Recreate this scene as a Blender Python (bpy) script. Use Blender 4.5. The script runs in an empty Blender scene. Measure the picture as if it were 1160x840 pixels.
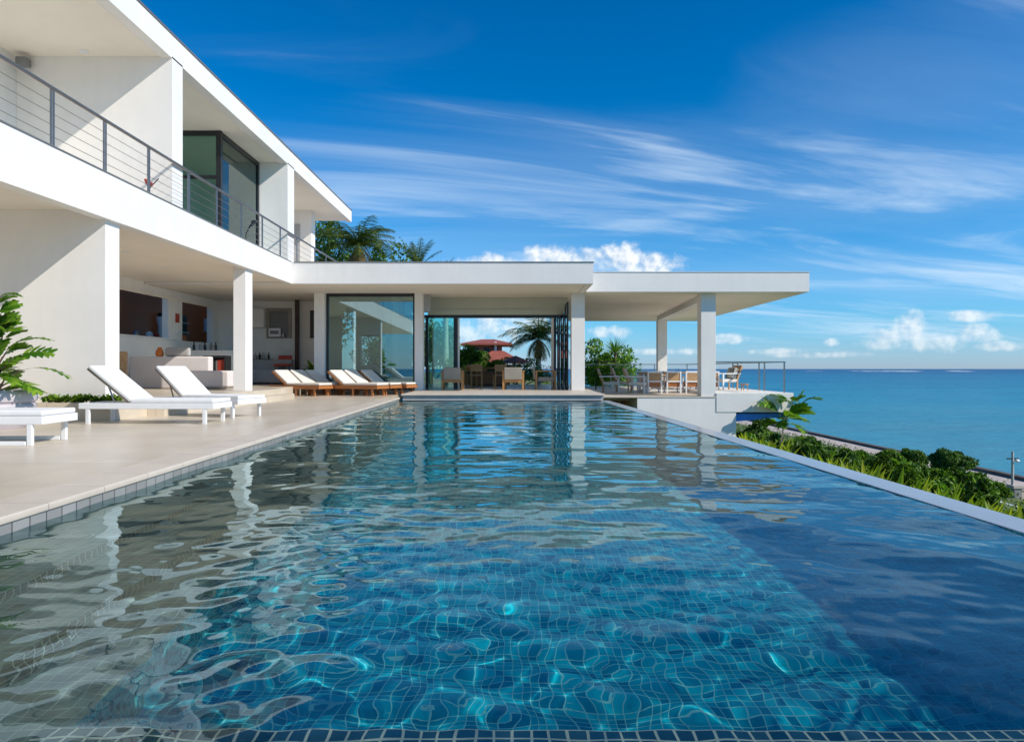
import bpy, math, random
import numpy as np
from mathutils import Vector, Matrix

sc = bpy.context.scene
COL = sc.collection
R = math.radians
PI = math.pi

# ------------------------------------------------------------------ camera
cam = bpy.data.objects.new('camera', bpy.data.cameras.new('camera'))
COL.objects.link(cam); sc.camera = cam
cam.location = (0, 0, .8); cam.rotation_euler = (PI/2, 0, 0)
cam.data.sensor_width = 36; cam.data.lens = 36*800/1160
cam.data.shift_y = -2.5/1160
cam.data.clip_start = .05; cam.data.clip_end = 90000

# ------------------------------------------------------------------ sun, sky, exposure
SUN = Vector((.735, -.36, .575)).normalized()
sun = bpy.data.lights.new('sun', 'SUN'); sun.energy = 3.9; sun.angle = R(.5); sun.color = (1, .94, .85)
so = bpy.data.objects.new('sun', sun); COL.objects.link(so)
so.rotation_euler = SUN.to_track_quat('Z', 'Y').to_euler()
sun.cycles.is_caustics_light = True
sc.view_settings.view_transform = 'Standard'; sc.view_settings.look = 'None'
sc.view_settings.gamma = 1; sc.view_settings.use_curve_mapping = False
sc.view_settings.exposure = .2
sc.cycles.use_denoising = True
sc.cycles.max_bounces = 12; sc.cycles.transparent_max_bounces = 24
sc.cycles.transmission_bounces = 8; sc.cycles.diffuse_bounces = 5; sc.cycles.glossy_bounces = 5
sc.cycles.sample_clamp_indirect = 8

w = bpy.data.worlds.new('World'); sc.world = w; w.use_nodes = True
NT = w.node_tree


def nd(nt, typ, **kw):
    n = nt.nodes.new(typ)
    for k, v in kw.items():
        if k.startswith('_'):
            setattr(n, k[1:], v)
        else:
            s = n.inputs[int(k[1:])] if k[0] == 'i' and k[1:].isdigit() else n.inputs[k.replace('__', ' ')]
            if isinstance(v, bpy.types.NodeSocket): nt.links.new(v, s)
            else: s.default_value = v
    return n


def mth(nt, op, a, b=0.0, c=0.0, clamp=False):
    return nd(nt, 'ShaderNodeMath', _operation=op, _use_clamp=clamp, i0=a, i1=b, i2=c).outputs[0]


def vmt(nt, op, a, b=(0, 0, 0), out=0):
    return nd(nt, 'ShaderNodeVectorMath', _operation=op, i0=a, i1=b).outputs[out]


def sstep(nt, x, lo, hi):
    n = nd(nt, 'ShaderNodeMapRange', _interpolation_type='SMOOTHSTEP', i0=x, i1=lo, i2=hi)
    return n.outputs[0]


def mix(nt, fac, a, b, mode='MIX'):
    n = nt.nodes.new('ShaderNodeMix'); n.data_type = 'RGBA'; n.blend_type = mode
    for s, v in ((n.inputs[0], fac), (n.inputs[6], a), (n.inputs[7], b)):
        if isinstance(v, bpy.types.NodeSocket): nt.links.new(v, s)
        else: s.default_value = v if not isinstance(v, tuple) or len(v) == 4 else (*v, 1)
    return n.outputs[2]


def ramp(nt, fac, stops, interp='LINEAR'):
    n = nt.nodes.new('ShaderNodeValToRGB'); nt.links.new(fac, n.inputs[0])
    n.color_ramp.interpolation = interp
    e = n.color_ramp.elements
    while len(e) < len(stops): e.new(.5)
    for k, (p, c) in enumerate(stops):
        e[k].position = p; e[k].color = (*c, 1) if len(c) == 3 else c
    return n.outputs[0]


def world():
    nt = NT
    bg = nt.nodes['Background']; bg.inputs[1].default_value = .122
    sky = nd(nt, 'ShaderNodeTexSky', _sky_type='NISHITA', _sun_disc=False, _sun_elevation=math.asin(SUN.z),
             _sun_rotation=math.atan2(SUN.x, SUN.y), _air_density=1.0, _dust_density=.3, _ozone_density=3.0).outputs[0]
    d = nd(nt, 'ShaderNodeTexCoord').outputs['Generated']
    xyz = nd(nt, 'ShaderNodeSeparateXYZ', i0=d)
    x, y, z = xyz.outputs
    el = mth(nt, 'ARCSINE', z)
    az = mth(nt, 'ARCTAN2', x, y)
    # the blue of a clear tropical sky: deeper overhead, paler at the horizon
    tint = ramp(nt, mth(nt, 'DIVIDE', el, .6, clamp=True),
                [(0, (.53, .76, 1.28)), (.10, (.30, .74, 1.14)), (.30, (.09, .66, 1.05)), (.60, (.0, .57, .99)), (1, (.0, .51, .92))])
    sky = mix(nt, 1.0, sky, tint, 'MULTIPLY')
    # cirrus: stretched noise on a high flat layer
    zz = mth(nt, 'ADD', mth(nt, 'MAXIMUM', z, 0), .09)
    cx = mth(nt, 'DIVIDE', x, zz); cy = mth(nt, 'DIVIDE', y, zz)
    cv = nd(nt, 'ShaderNodeCombineXYZ', i0=mth(nt, 'MULTIPLY_ADD', cy, .12, mth(nt, 'MULTIPLY', cx, .30)),
            i1=mth(nt, 'MULTIPLY_ADD', cx, -.32, mth(nt, 'MULTIPLY', cy, 1.15)), i2=3.7).outputs[0]
    n1 = nd(nt, 'ShaderNodeTexNoise', Vector=cv, Scale=1.35, Detail=8.0, Roughness=.58, Distortion=.8).outputs[0]
    n2 = nd(nt, 'ShaderNodeTexNoise', Vector=vmt(nt, 'ADD', vmt(nt, 'MULTIPLY', cv, (.55, .4, 1)), (4.1, 1.3, 0)), Scale=.8, Detail=3.0, Roughness=.5).outputs[0]
    p = nd(nt, 'ShaderNodeCombineXYZ', i0=az, i1=el, i2=0.0).outputs[0]

    def field(items):
        f = None
        for cx_, cy_, hw, hh in items:
            u = (cx_-580)/800; a = math.atan(u); v = (417.5-cy_)/800
            e, sa, se = math.atan(v*math.cos(a)), hw/800*math.cos(a)**2, hh/800*math.cos(a)
            q = vmt(nt, 'MULTIPLY', vmt(nt, 'SUBTRACT', p, (a, e, 0)), (1/sa, 1/se, 0))
            m = mth(nt, 'SUBTRACT', 1.0, vmt(nt, 'DOT_PRODUCT', q, q, out=1))
            f = m if f is None else mth(nt, 'SMOOTH_MAX', f, m, .35)
        return mth(nt, 'MAXIMUM', f, -1.5)
    cm = field(((560, 212, 300, 62), (1010, 215, 320, 60), (1120, 70, 260, 80), (1010, 320, 330, 60), (620, 275, 260, 40), (1700, 150, 500, 300)))
    cm = mth(nt, 'MULTIPLY_ADD', mth(nt, 'SUBTRACT', n2, .5), 4.0, mth(nt, 'MULTIPLY_ADD', mth(nt, 'SUBTRACT', n1, .5), 5.0, cm))
    ci = mth(nt, 'MULTIPLY', sstep(nt, n1, .38, .84), sstep(nt, cm, -.9, 1.5))
    ci = mth(nt, 'MULTIPLY', ci, mth(nt, 'MULTIPLY_ADD', n2, .8, .30), clamp=True)
    veil = mth(nt, 'MULTIPLY', mth(nt, 'MULTIPLY', sstep(nt, n2, .30, .70), sstep(nt, cm, -1.2, 1.6)), .15)
    ci = mth(nt, 'MAXIMUM', ci, veil)
    sky = mix(nt, ci, sky, (5.2, 6.4, 7.6))
    # fair-weather cumulus standing low over the sea and behind the house
    f = field(((556, 297, 34, 10), (618, 292, 24, 16), (650, 294, 30, 15), (708, 296, 38, 20), (742, 300, 34, 14),
              (1030, 374, 22, 22), (1000, 385, 34, 12), (1060, 386, 50, 12), (1105, 378, 30, 12), (1100, 358, 32, 7), (942, 388, 10, 5),
              (560, 372, 40, 26), (595, 366, 30, 22), (530, 384, 30, 16), (820, 384, 26, 6), (690, 376, 24, 8),
              (1128, 392, 40, 6), (880, 398, 40, 4), (930, 402, 60, 4), (760, 398, 60, 4),
              (80, 330, 120, 40), (300, 360, 90, 26), (1500, 370, 120, 30)))

    def puff(off):
        n = nd(nt, 'ShaderNodeTexNoise', Vector=vmt(nt, 'ADD', p, off), Scale=34.0, Detail=7.0, Roughness=.58).outputs[0]
        return n
    na = puff((0, 0, 0)); nb = puff((.0055, .0045, 0))
    den = mth(nt, 'MULTIPLY_ADD', mth(nt, 'SUBTRACT', na, .5), 4.2, f)
    alpha = sstep(nt, den, -.35, 1.25)
    lit = mth(nt, 'MULTIPLY_ADD', mth(nt, 'SUBTRACT', na, nb), 3.2, .62)
    lit = mth(nt, 'MULTIPLY_ADD', sstep(nt, den, .2, 1.8), .18, lit, clamp=True)
    ccol = mix(nt, lit, (3.2, 4.3, 5.8), (7.6, 7.7, 7.6))
    alpha = mth(nt, 'MULTIPLY', alpha, mth(nt, 'MULTIPLY_ADD', sstep(nt, el, .02, .12), .40, .50))
    sky = mix(nt, alpha, sky, ccol)
    nt.links.new(sky, bg.inputs[0])


world()

# ------------------------------------------------------------------ materials


def mat(name, col=(.8, .8, .8), rough=.6, metal=0.0, var=.06, scale=3.0, bump=0.0, bscale=40.0, spec=.5):
    m = bpy.data.materials.new(name); m.use_nodes = True
    nt = m.node_tree; b = nt.nodes['Principled BSDF']
    b.inputs['Roughness'].default_value = rough; b.inputs['Metallic'].default_value = metal
    b.inputs['Specular IOR Level'].default_value = spec
    tc = nd(nt, 'ShaderNodeTexCoord').outputs['Object']
    n = nd(nt, 'ShaderNodeTexNoise', Vector=tc, Scale=scale, Detail=6.0, Roughness=.6).outputs[0]
    lo = tuple(max(0, c*(1-var)) for c in col); hi = tuple(min(1, c*(1+var)) for c in col)
    c = mix(nt, sstep(nt, n, .3, .7), lo, hi)
    nt.links.new(c, b.inputs['Base Color'])
    if bump:
        h = nd(nt, 'ShaderNodeTexNoise', Vector=tc, Scale=bscale, Detail=4.0).outputs[0]
        bp = nd(nt, 'ShaderNodeBump', Strength=bump, Distance=.01, Height=h)
        nt.links.new(bp.outputs[0], b.inputs['Normal'])
    return m


def streaky(name):
    m = M[name]; nt = m.node_tree; b = nt.nodes['Principled BSDF']
    src = b.inputs['Base Color'].links[0].from_socket
    v = nd(nt, 'ShaderNodeMapping', Vector=nd(nt, 'ShaderNodeTexCoord').outputs['Object'], Scale=(3.5, 3.5, .35)).outputs[0]
    n = nd(nt, 'ShaderNodeTexNoise', Vector=v, Scale=1.6, Detail=6.0, Roughness=.65).outputs[0]
    k = nd(nt, 'ShaderNodeMapRange', i0=n, i1=.45, i2=.8, i3=1.0, i4=.955).outputs[0]
    c = mix(nt, 1.0, src, nd(nt, 'ShaderNodeCombineColor', i0=k, i1=k, i2=mth(nt, 'MULTIPLY', k, .995)).outputs[0], 'MULTIPLY')
    nt.links.new(c, b.inputs['Base Color'])


def brick(name, c1, c2, mortar, bw, bh, ms, rough=.4, off=0.0, noise=.15, nscale=1.5, coords='Object', rot=None, bump=.2, spec=.5):
    m = bpy.data.materials.new(name); m.use_nodes = True
    nt = m.node_tree; b = nt.nodes['Principled BSDF']; b.inputs['Roughness'].default_value = rough
    b.inputs['Specular IOR Level'].default_value = spec
    v = nd(nt, 'ShaderNodeTexCoord').outputs[coords]
    if rot:
        v = nd(nt, 'ShaderNodeMapping', Vector=v, Rotation=rot).outputs[0]
    br = nd(nt, 'ShaderNodeTexBrick', _offset=off, _squash=1.0, Vector=v, Color1=(*c1, 1), Color2=(*c2, 1), Mortar=(*mortar, 1), Scale=1.0,
            Mortar__Size=ms, Mortar__Smooth=.1, Bias=0.0, Brick__Width=bw, Row__Height=bh)
    n = nd(nt, 'ShaderNodeTexNoise', Vector=v, Scale=nscale, Detail=6.0, Roughness=.65).outputs[0]
    k = nd(nt, 'ShaderNodeMapRange', i0=n, i1=.25, i2=.75, i3=1-noise, i4=1+noise).outputs[0]
    c = mix(nt, 1.0, br.outputs[0], nd(nt, 'ShaderNodeCombineColor', i0=k, i1=k, i2=k).outputs[0], 'MULTIPLY')
    nt.links.new(c, b.inputs['Base Color'])
    if bump:
        bp = nd(nt, 'ShaderNodeBump', Strength=bump, Distance=.004, Height=mth(nt, 'SUBTRACT', 1.0, br.outputs[1]))
        nt.links.new(bp.outputs[0], b.inputs['Normal'])
    return m


def leafmat(name, dark, light, trans=.42, rough=.5):
    m = bpy.data.materials.new(name); m.use_nodes = True
    nt = m.node_tree; b = nt.nodes['Principled BSDF']; b.inputs['Roughness'].default_value = rough
    b.inputs['Specular IOR Level'].default_value = .3
    g = nd(nt, 'ShaderNodeNewGeometry')
    tc = nd(nt, 'ShaderNodeTexCoord').outputs['Object']
    n = nd(nt, 'ShaderNodeTexNoise', Vector=tc, Scale=1.6, Detail=3.0).outputs[0]
    k = mth(nt, 'MULTIPLY_ADD', g.outputs['Random Per Island'], .55, mth(nt, 'MULTIPLY', n, .45))
    c = mix(nt, sstep(nt, k, .25, .8), dark, light)
    nt.links.new(c, b.inputs['Base Color'])
    t = nd(nt, 'ShaderNodeBsdfTranslucent', Color=mix(nt, 1.0, c, (1.15, 1.25, .6), 'MULTIPLY'))
    ms = nd(nt, 'ShaderNodeMixShader', i0=trans, i1=b.outputs[0], i2=t.outputs[0])
    nt.links.new(ms.outputs[0], nt.nodes['Material Output'].inputs[0])
    return m


def glass(name, tint=(.80, .92, .88), base=.06, ior=1.5, gtint=(1, 1, 1)):
    m = bpy.data.materials.new(name); m.use_nodes = True
    nt = m.node_tree; nt.nodes.remove(nt.nodes['Principled BSDF'])
    fr = nd(nt, 'ShaderNodeFresnel', IOR=ior).outputs[0]
    fac = mth(nt, 'ADD', mth(nt, 'MULTIPLY', fr, 1-base), base, clamp=True)
    tr = nd(nt, 'ShaderNodeBsdfTransparent', Color=(*tint, 1))
    gl = nd(nt, 'ShaderNodeBsdfGlossy', Roughness=.0, Color=(*gtint, 1))
    ms = nd(nt, 'ShaderNodeMixShader', i0=fac, i1=tr.outputs[0], i2=gl.outputs[0])
    nt.links.new(ms.outputs[0], nt.nodes['Material Output'].inputs[0])
    return m


M = {}
M['stucco'] = mat('white_stucco', (.83, .795, .75), .75, var=.04, scale=.7, bump=.2, bscale=60)
streaky('stucco')
M['soffit'] = mat('cream_soffit', (.87, .79, .67), .8, var=.03, scale=.8, bump=.06, bscale=60)
M['inner'] = mat('interior_plaster', (.86, .83, .77), .8, var=.03)
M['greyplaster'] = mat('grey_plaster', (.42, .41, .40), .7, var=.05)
M['olive'] = mat('pale_olive_panel', (.50, .50, .40), .6, var=.03)
M['flash'] = mat('metal_flashing', (.33, .28, .24), .4, .6)
M['dark'] = mat('dark_aluminium', (.03, .032, .036), .35, .3)
M['darkwood'] = mat('dark_brown_post', (.05, .022, .018), .5)
M['steel'] = mat('brushed_steel', (.36, .31, .28), .3, .9)
M['white'] = mat('white_paint', (.80, .80, .79), .4, var=.02)
M['whitefab'] = mat('white_fabric', (.80, .79, .77), .85, var=.03, bump=.25, bscale=220)
M['cream'] = mat('cream_fabric', (.74, .69, .61), .85, var=.05, bump=.25, bscale=200)
M['lilac'] = mat('lilac_glazed_pot', (.50, .45, .48), .45, var=.05)
M['sofa'] = mat('pale_sofa_fabric', (.70, .64, .62), .85, var=.03)
M['greysofa'] = mat('grey_sofa_fabric', (.40, .39, .38), .85, var=.05)
M['taupe'] = mat('taupe_canvas', (.34, .31, .26), .8, var=.06)
M['red'] = mat('red_lacquer', (.42, .05, .025), .4)
M['orange'] = mat('orange_glass', (.60, .16, .02), .3)
M['black'] = mat('black_plastic', (.02, .02, .022), .4)
M['grey'] = mat('grey_plastic', (.20, .20, .20), .5)
M['blue'] = mat('blue_canvas', (.05, .28, .85), .6)
M['stone'] = mat('grey_stone', (.30, .28, .25), .8, var=.2, scale=2, bump=.6, bscale=8)
M['sandwall'] = mat('sandy_concrete', (.56, .46, .38), .85, var=.12, scale=.6)
M['darkwall'] = mat('shaded_parapet', (.13, .10, .08), .85, var=.2, scale=.5)  # dark brown stands in for shade on the parapet side turned from the sun
M['redwall'] = mat('terracotta_wall', (.36, .11, .07), .8, var=.08)
M['redroof'] = mat('terracotta_roof', (.36, .09, .055), .7, var=.15, scale=4)
M['bark'] = mat('bark', (.16, .11, .075), .9, var=.3, scale=6, bump=.6, bscale=14)
M['palebark'] = mat('pale_bark', (.50, .46, .40), .85, var=.2, scale=6)
M['weir'] = mat('wet_white_render', (.40, .40, .41), .2, var=.05, scale=1.5)


def wood(name, c1, c2, rough=.45, axis=(1, 12, 12)):
    m = bpy.data.materials.new(name); m.use_nodes = True
    nt = m.node_tree; b = nt.nodes['Principled BSDF']; b.inputs['Roughness'].default_value = rough
    v = nd(nt, 'ShaderNodeMapping', Vector=nd(nt, 'ShaderNodeTexCoord').outputs['Object'], Scale=axis).outputs[0]
    n = nd(nt, 'ShaderNodeTexNoise', Vector=v, Scale=2.5, Detail=6.0, Roughness=.6, Distortion=.4).outputs[0]
    nt.links.new(mix(nt, sstep(nt, n, .3, .7), c1, c2), b.inputs['Base Color'])
    return m


M['teak'] = wood('orange_teak', (.32, .105, .028), (.46, .18, .055))
M['oak'] = wood('honey_oak', (.40, .19, .06), (.54, .28, .10))
M['brownwood'] = wood('brown_wood', (.17, .075, .03), (.27, .12, .05))
M['mahogany'] = wood('mahogany_panelling', (.40, .11, .042), (.50, .155, .062), .4, (1, 1, 9))
M['tan'] = wood('tan_rattan', (.40, .22, .10), (.52, .32, .16), .6, (6, 6, 6))
M['deck'] = brick('pale_stone_tiles', (.575, .49, .375), (.645, .555, .435), (.40, .33, .25), 1.2, 1.2, .004, .32, noise=.14, nscale=.9, bump=.08)
M['coping'] = brick('pale_coping_stone', (.62, .53, .43), (.65, .56, .46), (.36, .30, .25), 5.0, .6, .004, .45, noise=.08, nscale=3)
M['ledge'] = brick('dark_mosaic_pale_grout', (.008, .03, .045), (.03, .07, .085), (.50, .42, .32), .05, .05, .004, .3, noise=.3, bump=0)
M['band'] = brick('grey_waterline_tiles', (.26, .25, .235), (.34, .33, .31), (.07, .07, .07), .15, .15, .005, .3, rot=(0, PI/2, 0), noise=.12)
M['mosaic'] = brick('blue_glass_mosaic', (.001, .11, .18), (.004, .36, .44), (.20, .44, .42), .043, .043, .0022, .25, noise=.30, nscale=1.2, bump=0)
M['mosaicv'] = brick('blue_glass_mosaic_wall', (.001, .11, .18), (.004, .36, .44), (.20, .44, .42), .043, .043, .0022, .25, rot=(PI/2, 0, 0), noise=.30, nscale=1.2, bump=0)
M['mosaicx'] = brick('blue_glass_mosaic_side', (.001, .11, .18), (.004, .36, .44), (.20, .44, .42), .043, .043, .0022, .25, rot=(0, PI/2, 0), noise=.30, nscale=1.2, bump=0)
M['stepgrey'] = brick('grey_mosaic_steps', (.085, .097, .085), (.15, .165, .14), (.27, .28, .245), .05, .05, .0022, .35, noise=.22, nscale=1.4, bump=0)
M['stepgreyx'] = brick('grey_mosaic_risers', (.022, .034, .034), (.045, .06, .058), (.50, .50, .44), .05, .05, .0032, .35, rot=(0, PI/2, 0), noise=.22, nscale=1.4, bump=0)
M['leaf'] = leafmat('green_leaves', (.035, .10, .012), (.23, .37, .04))
M['darkleaf'] = leafmat('dark_green_leaves', (.025, .075, .012), (.15, .27, .038), .34)
M['limeleaf'] = leafmat('lime_leaves', (.22, .32, .015), (.58, .56, .04), .48)
M['palmleaf'] = leafmat('palm_leaves', (.035, .080, .012), (.17, .21, .035), .35)
M['dryleaf'] = leafmat('dry_palm_leaves', (.20, .13, .04), (.34, .24, .09), .3)
M['brightleaf'] = leafmat('bright_green_leaves', (.06, .18, .014), (.26, .42, .04), .4, .38)
M['grassm'] = leafmat('ground_cover_leaves', (.03, .075, .010), (.18, .26, .03), .35)
M['glass'] = glass('clear_greenish_glass', (.78, .92, .86), .10)
M['tealglass'] = glass('teal_tinted_glass', (.60, .86, .76), .13, gtint=(.85, 1, .95))
M['solar'] = glass('reflective_solar_glass', (.60, .76, .72), .20, gtint=(.80, .95, .98))
M['rail_glass'] = glass('railing_glass', (.97, .99, .99), .0, 1.2)


def water_mat():
    m = bpy.data.materials.new('pool_water'); m.use_nodes = True
    nt = m.node_tree; nt.nodes.remove(nt.nodes['Principled BSDF'])
    g = nd(nt, 'ShaderNodeBsdfGlass', IOR=1.47, Roughness=.0, Color=(.80, .985, 1.0, 1))
    nt.links.new(g.outputs[0], nt.nodes['Material Output'].inputs[0])
    return m


def sea_mat():
    m = bpy.data.materials.new('sea_water'); m.use_nodes = True
    nt = m.node_tree; b = nt.nodes['Principled BSDF']
    tc = nd(nt, 'ShaderNodeTexCoord').outputs['Object']
    xyz = nd(nt, 'ShaderNodeSeparateXYZ', i0=tc)
    dist = vmt(nt, 'LENGTH', tc, out=1)
    lg = mth(nt, 'LOGARITHM', dist, 10.0)
    st = nd(nt, 'ShaderNodeMapping', Vector=tc, Scale=(.25, 1, 1), Rotation=(0, 0, R(-8))).outputs[0]
    n = nd(nt, 'ShaderNodeTexNoise', Vector=st, Scale=.012, Detail=5.0, Roughness=.6).outputs[0]
    nb_ = nd(nt, 'ShaderNodeTexNoise', Vector=st, Scale=.0016, Detail=4.0, Roughness=.6).outputs[0]
    nc_ = nd(nt, 'ShaderNodeTexNoise', Vector=st, Scale=.00035, Detail=3.0, Roughness=.6).outputs[0]
    k = mth(nt, 'MULTIPLY_ADD', mth(nt, 'SUBTRACT', mth(nt, 'ADD', mth(nt, 'ADD', n, nb_), nc_), 1.5), 1.5, lg)
    c = ramp(nt, mth(nt, 'DIVIDE', mth(nt, 'SUBTRACT', k, 1.8), 2.2, clamp=True),
             [(0, (.070, .30, .37)), (.25, (.022, .29, .40)), (.55, (.008, .18, .31)), (.75, (.006, .11, .24)), (1, (.006, .07, .19))])
    nt.links.new(c, b.inputs['Base Color'])
    b.inputs['Roughness'].default_value = .32; b.inputs['Specular IOR Level'].default_value = .35
    h1 = nd(nt, 'ShaderNodeTexNoise', Vector=st, Scale=.16, Detail=7.0, Roughness=.65).outputs[0]
    h2 = nd(nt, 'ShaderNodeTexNoise', Vector=st, Scale=.022, Detail=4.0, Roughness=.5).outputs[0]
    bp = nd(nt, 'ShaderNodeBump', Strength=.7, Distance=5.0, Height=mth(nt, 'MULTIPLY_ADD', h2, 2.5, h1))
    nt.links.new(bp.outputs[0], b.inputs['Normal'])
    return m


def hill_mat():
    m = bpy.data.materials.new('grassy_hillside'); m.use_nodes = True
    nt = m.node_tree; b = nt.nodes['Principled BSDF']; b.inputs['Roughness'].default_value = .9
    tc = nd(nt, 'ShaderNodeTexCoord').outputs['Object']
    n = nd(nt, 'ShaderNodeTexNoise', Vector=tc, Scale=.25, Detail=8.0, Roughness=.7).outputs[0]
    nt.links.new(ramp(nt, n, [(.3, (.035, .06, .012)), (.5, (.09, .13, .025)), (.62, (.15, .17, .04)), (.8, (.22, .18, .10))]), b.inputs['Base Color'])
    return m


M['water'] = water_mat(); M['sea'] = sea_mat(); M['hill'] = hill_mat()

# ------------------------------------------------------------------ mesh helpers


class MB:
    def __init__(self): self.v = []; self.f = []

    def add(self, vs, fs):
        o = len(self.v); self.v += [tuple(p) for p in vs]; self.f += [tuple(i+o for i in q) for q in fs]; return self

    def box(self, x0, x1, y0, y1, z0, z1, mtx=None):
        vs = [Vector(p) for p in ((x0, y0, z0), (x1, y0, z0), (x1, y1, z0), (x0, y1, z0), (x0, y0, z1), (x1, y0, z1), (x1, y1, z1), (x0, y1, z1))]
        if mtx is not None: vs = [mtx @ p for p in vs]
        return self.add(vs, [(3, 2, 1, 0), (4, 5, 6, 7), (0, 1, 5, 4), (1, 2, 6, 5), (2, 3, 7, 6), (3, 0, 4, 7)])

    def prism(self, poly, z0, z1):
        n = len(poly); vs = [(x, y, z0) for x, y in poly]+[(x, y, z1) for x, y in poly]
        return self.add(vs, [tuple(range(n-1, -1, -1)), tuple(range(n, 2*n))]+[(i, (i+1) % n, (i+1) % n+n, i+n) for i in range(n)])

    def tube(self, pts, r, n=8, cap=True):
        pts = [Vector(p) for p in pts]
        rs = r if isinstance(r, (list, tuple)) else [r]*len(pts)
        o = []
        for i, p in enumerate(pts):
            t = (pts[min(i+1, len(pts)-1)]-pts[max(i-1, 0)]).normalized()
            a = t.cross(Vector((0, 0, 1)) if abs(t.z) < .95 else Vector((1, 0, 0))).normalized(); b = t.cross(a)
            o += [p+(a*math.cos(2*PI*k/n)+b*math.sin(2*PI*k/n))*rs[i] for k in range(n)]
        fs = [(i*n+k, i*n+(k+1) % n, (i+1)*n+(k+1) % n, (i+1)*n+k) for i in range(len(pts)-1) for k in range(n)]
        if cap: fs += [tuple(range(n-1, -1, -1)), tuple(range((len(pts)-1)*n, len(pts)*n))]
        return self.add(o, fs)

    def lathe(self, prof, n=20, c=(0, 0, 0)):
        o = [(c[0]+r*math.cos(2*PI*k/n), c[1]+r*math.sin(2*PI*k/n), c[2]+z) for r, z in prof for k in range(n)]
        fs = [(i*n+k, i*n+(k+1) % n, (i+1)*n+(k+1) % n, (i+1)*n+k) for i in range(len(prof)-1) for k in range(n)]
        fs += [tuple(range(n-1, -1, -1)), tuple(range((len(prof)-1)*n, len(prof)*n))]
        return self.add(o, fs)

    def build(self, name, m, parent=None, bevel=0.0, seg=2, smooth=False, loc=None):
        me = bpy.data.meshes.new(name); me.from_pydata(self.v, [], self.f); me.update()
        me.materials.append(M[m] if isinstance(m, str) else m)
        o = bpy.data.objects.new(name, me); COL.objects.link(o)
        if parent is not None: o.parent = parent
        if loc is not None: o.location = loc
        if bevel:
            b = o.modifiers.new('bevel', 'BEVEL'); b.width = bevel; b.segments = seg; b.limit_method = 'ANGLE'; b.angle_limit = R(40)
            me.shade_smooth()
            wn = o.modifiers.new('normals', 'WEIGHTED_NORMAL'); wn.keep_sharp = True
        elif smooth:
            me.shade_smooth()
            me.set_sharp_from_angle(angle=R(45))
        return o


def B(*a, **k): return MB().box(*a, **k)


def npmesh(name, V, F, m, parent=None, smooth=False, loc=None):
    me = bpy.data.meshes.new(name)
    V = np.asarray(V, np.float32); F = np.asarray(F, np.int32); k = F.shape[1]
    me.vertices.add(len(V)); me.vertices.foreach_set('co', V.ravel())
    me.loops.add(F.size); me.loops.foreach_set('vertex_index', F.ravel())
    me.polygons.add(len(F)); me.polygons.foreach_set('loop_start', np.arange(len(F), dtype=np.int32)*k)
    me.update(calc_edges=True); me.validate()
    me.materials.append(M[m] if isinstance(m, str) else m)
    if smooth: me.shade_smooth()
    o = bpy.data.objects.new(name, me); COL.objects.link(o)
    if parent is not None: o.parent = parent
    if loc is not None: o.location = loc
    return o


def tag(o, label=None, cat=None, group=None, kind=None):
    for k, v in (('label', label), ('category', cat), ('group', group), ('kind', kind)):
        if v: o[k] = v
    return o


def thing(name, label, cat, loc=(0, 0, 0), rz=0.0, group=None):
    o = bpy.data.objects.new(name, None); COL.objects.link(o); o.empty_display_size = .2
    o.location = loc; o.rotation_euler = (0, 0, rz)
    return tag(o, label, cat, group)


def struct(o): o['kind'] = 'structure'; return o


def dup(root, loc, rz=0.0, label=None, scale=None):
    r = root.copy(); COL.objects.link(r); r.location = loc; r.rotation_euler = (0, 0, rz)
    if label: r['label'] = label
    if scale: r.scale = scale if isinstance(scale, tuple) else (scale,)*3
    for ch in list(root.children):
        c = ch.copy(); COL.objects.link(c); c.parent = r
        for g in list(ch.children):
            d = g.copy(); COL.objects.link(d); d.parent = c
    return r


def P(px, py, D): return Vector(((px-580)/800*D, D, .8+(417.5-py)/800*D))
def PX(px, D): return (px-580)/800*D
def PZ(py, D): return .8+(417.5-py)/800*D


# ------------------------------------------------------------------ pool and deck
WZ = -.10
Y0, Y1 = 1.0, 19.9
def XL(y): return -2.67-.0234*y
def XR(y): return 2.86-.0202*y


def caust(o):
    o.cycles.is_caustics_receiver = True
    return struct(o)


# deck: one sheet-thick slab along the whole length of the pool's side and round the near end
d = MB()
d.prism([(-14, -9), (3.4, -9), (3.4, Y0-.35), (XL(Y0)-.35, Y0-.35), (XL(23)-.35, 23.1), (-14, 23.1)], -.16, 0)
struct(d.build('pool_deck', 'deck'))
# coping: a stone lip along the water
c = MB()
c.prism([(XL(Y0)-.346, Y0-.346), (XL(Y0)+.02, Y0-.346), (XL(19.58)+.02, 19.58), (XL(19.58)-.346, 19.58)], -.045, .003)
c.prism([(XL(Y0)+.022, Y0-.346), (3.4, Y0-.346), (3.4, Y0+.02), (XL(Y0)+.022, Y0+.02)], -.045, .003)
struct(c.build('pool_coping', 'coping', bevel=.012))
c = MB()
for k in range(40):
    a, b = Y0+(19.6-Y0)*k/40, Y0+(19.6-Y0)*(k+1)/40
    c.add([(XL(a), a, -.5), (XL(b), b, -.5), (XL(b), b, -.046), (XL(a), a, -.046)], [(3, 2, 1, 0)])
caust(c.build('waterline_tiles', 'band'))
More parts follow.
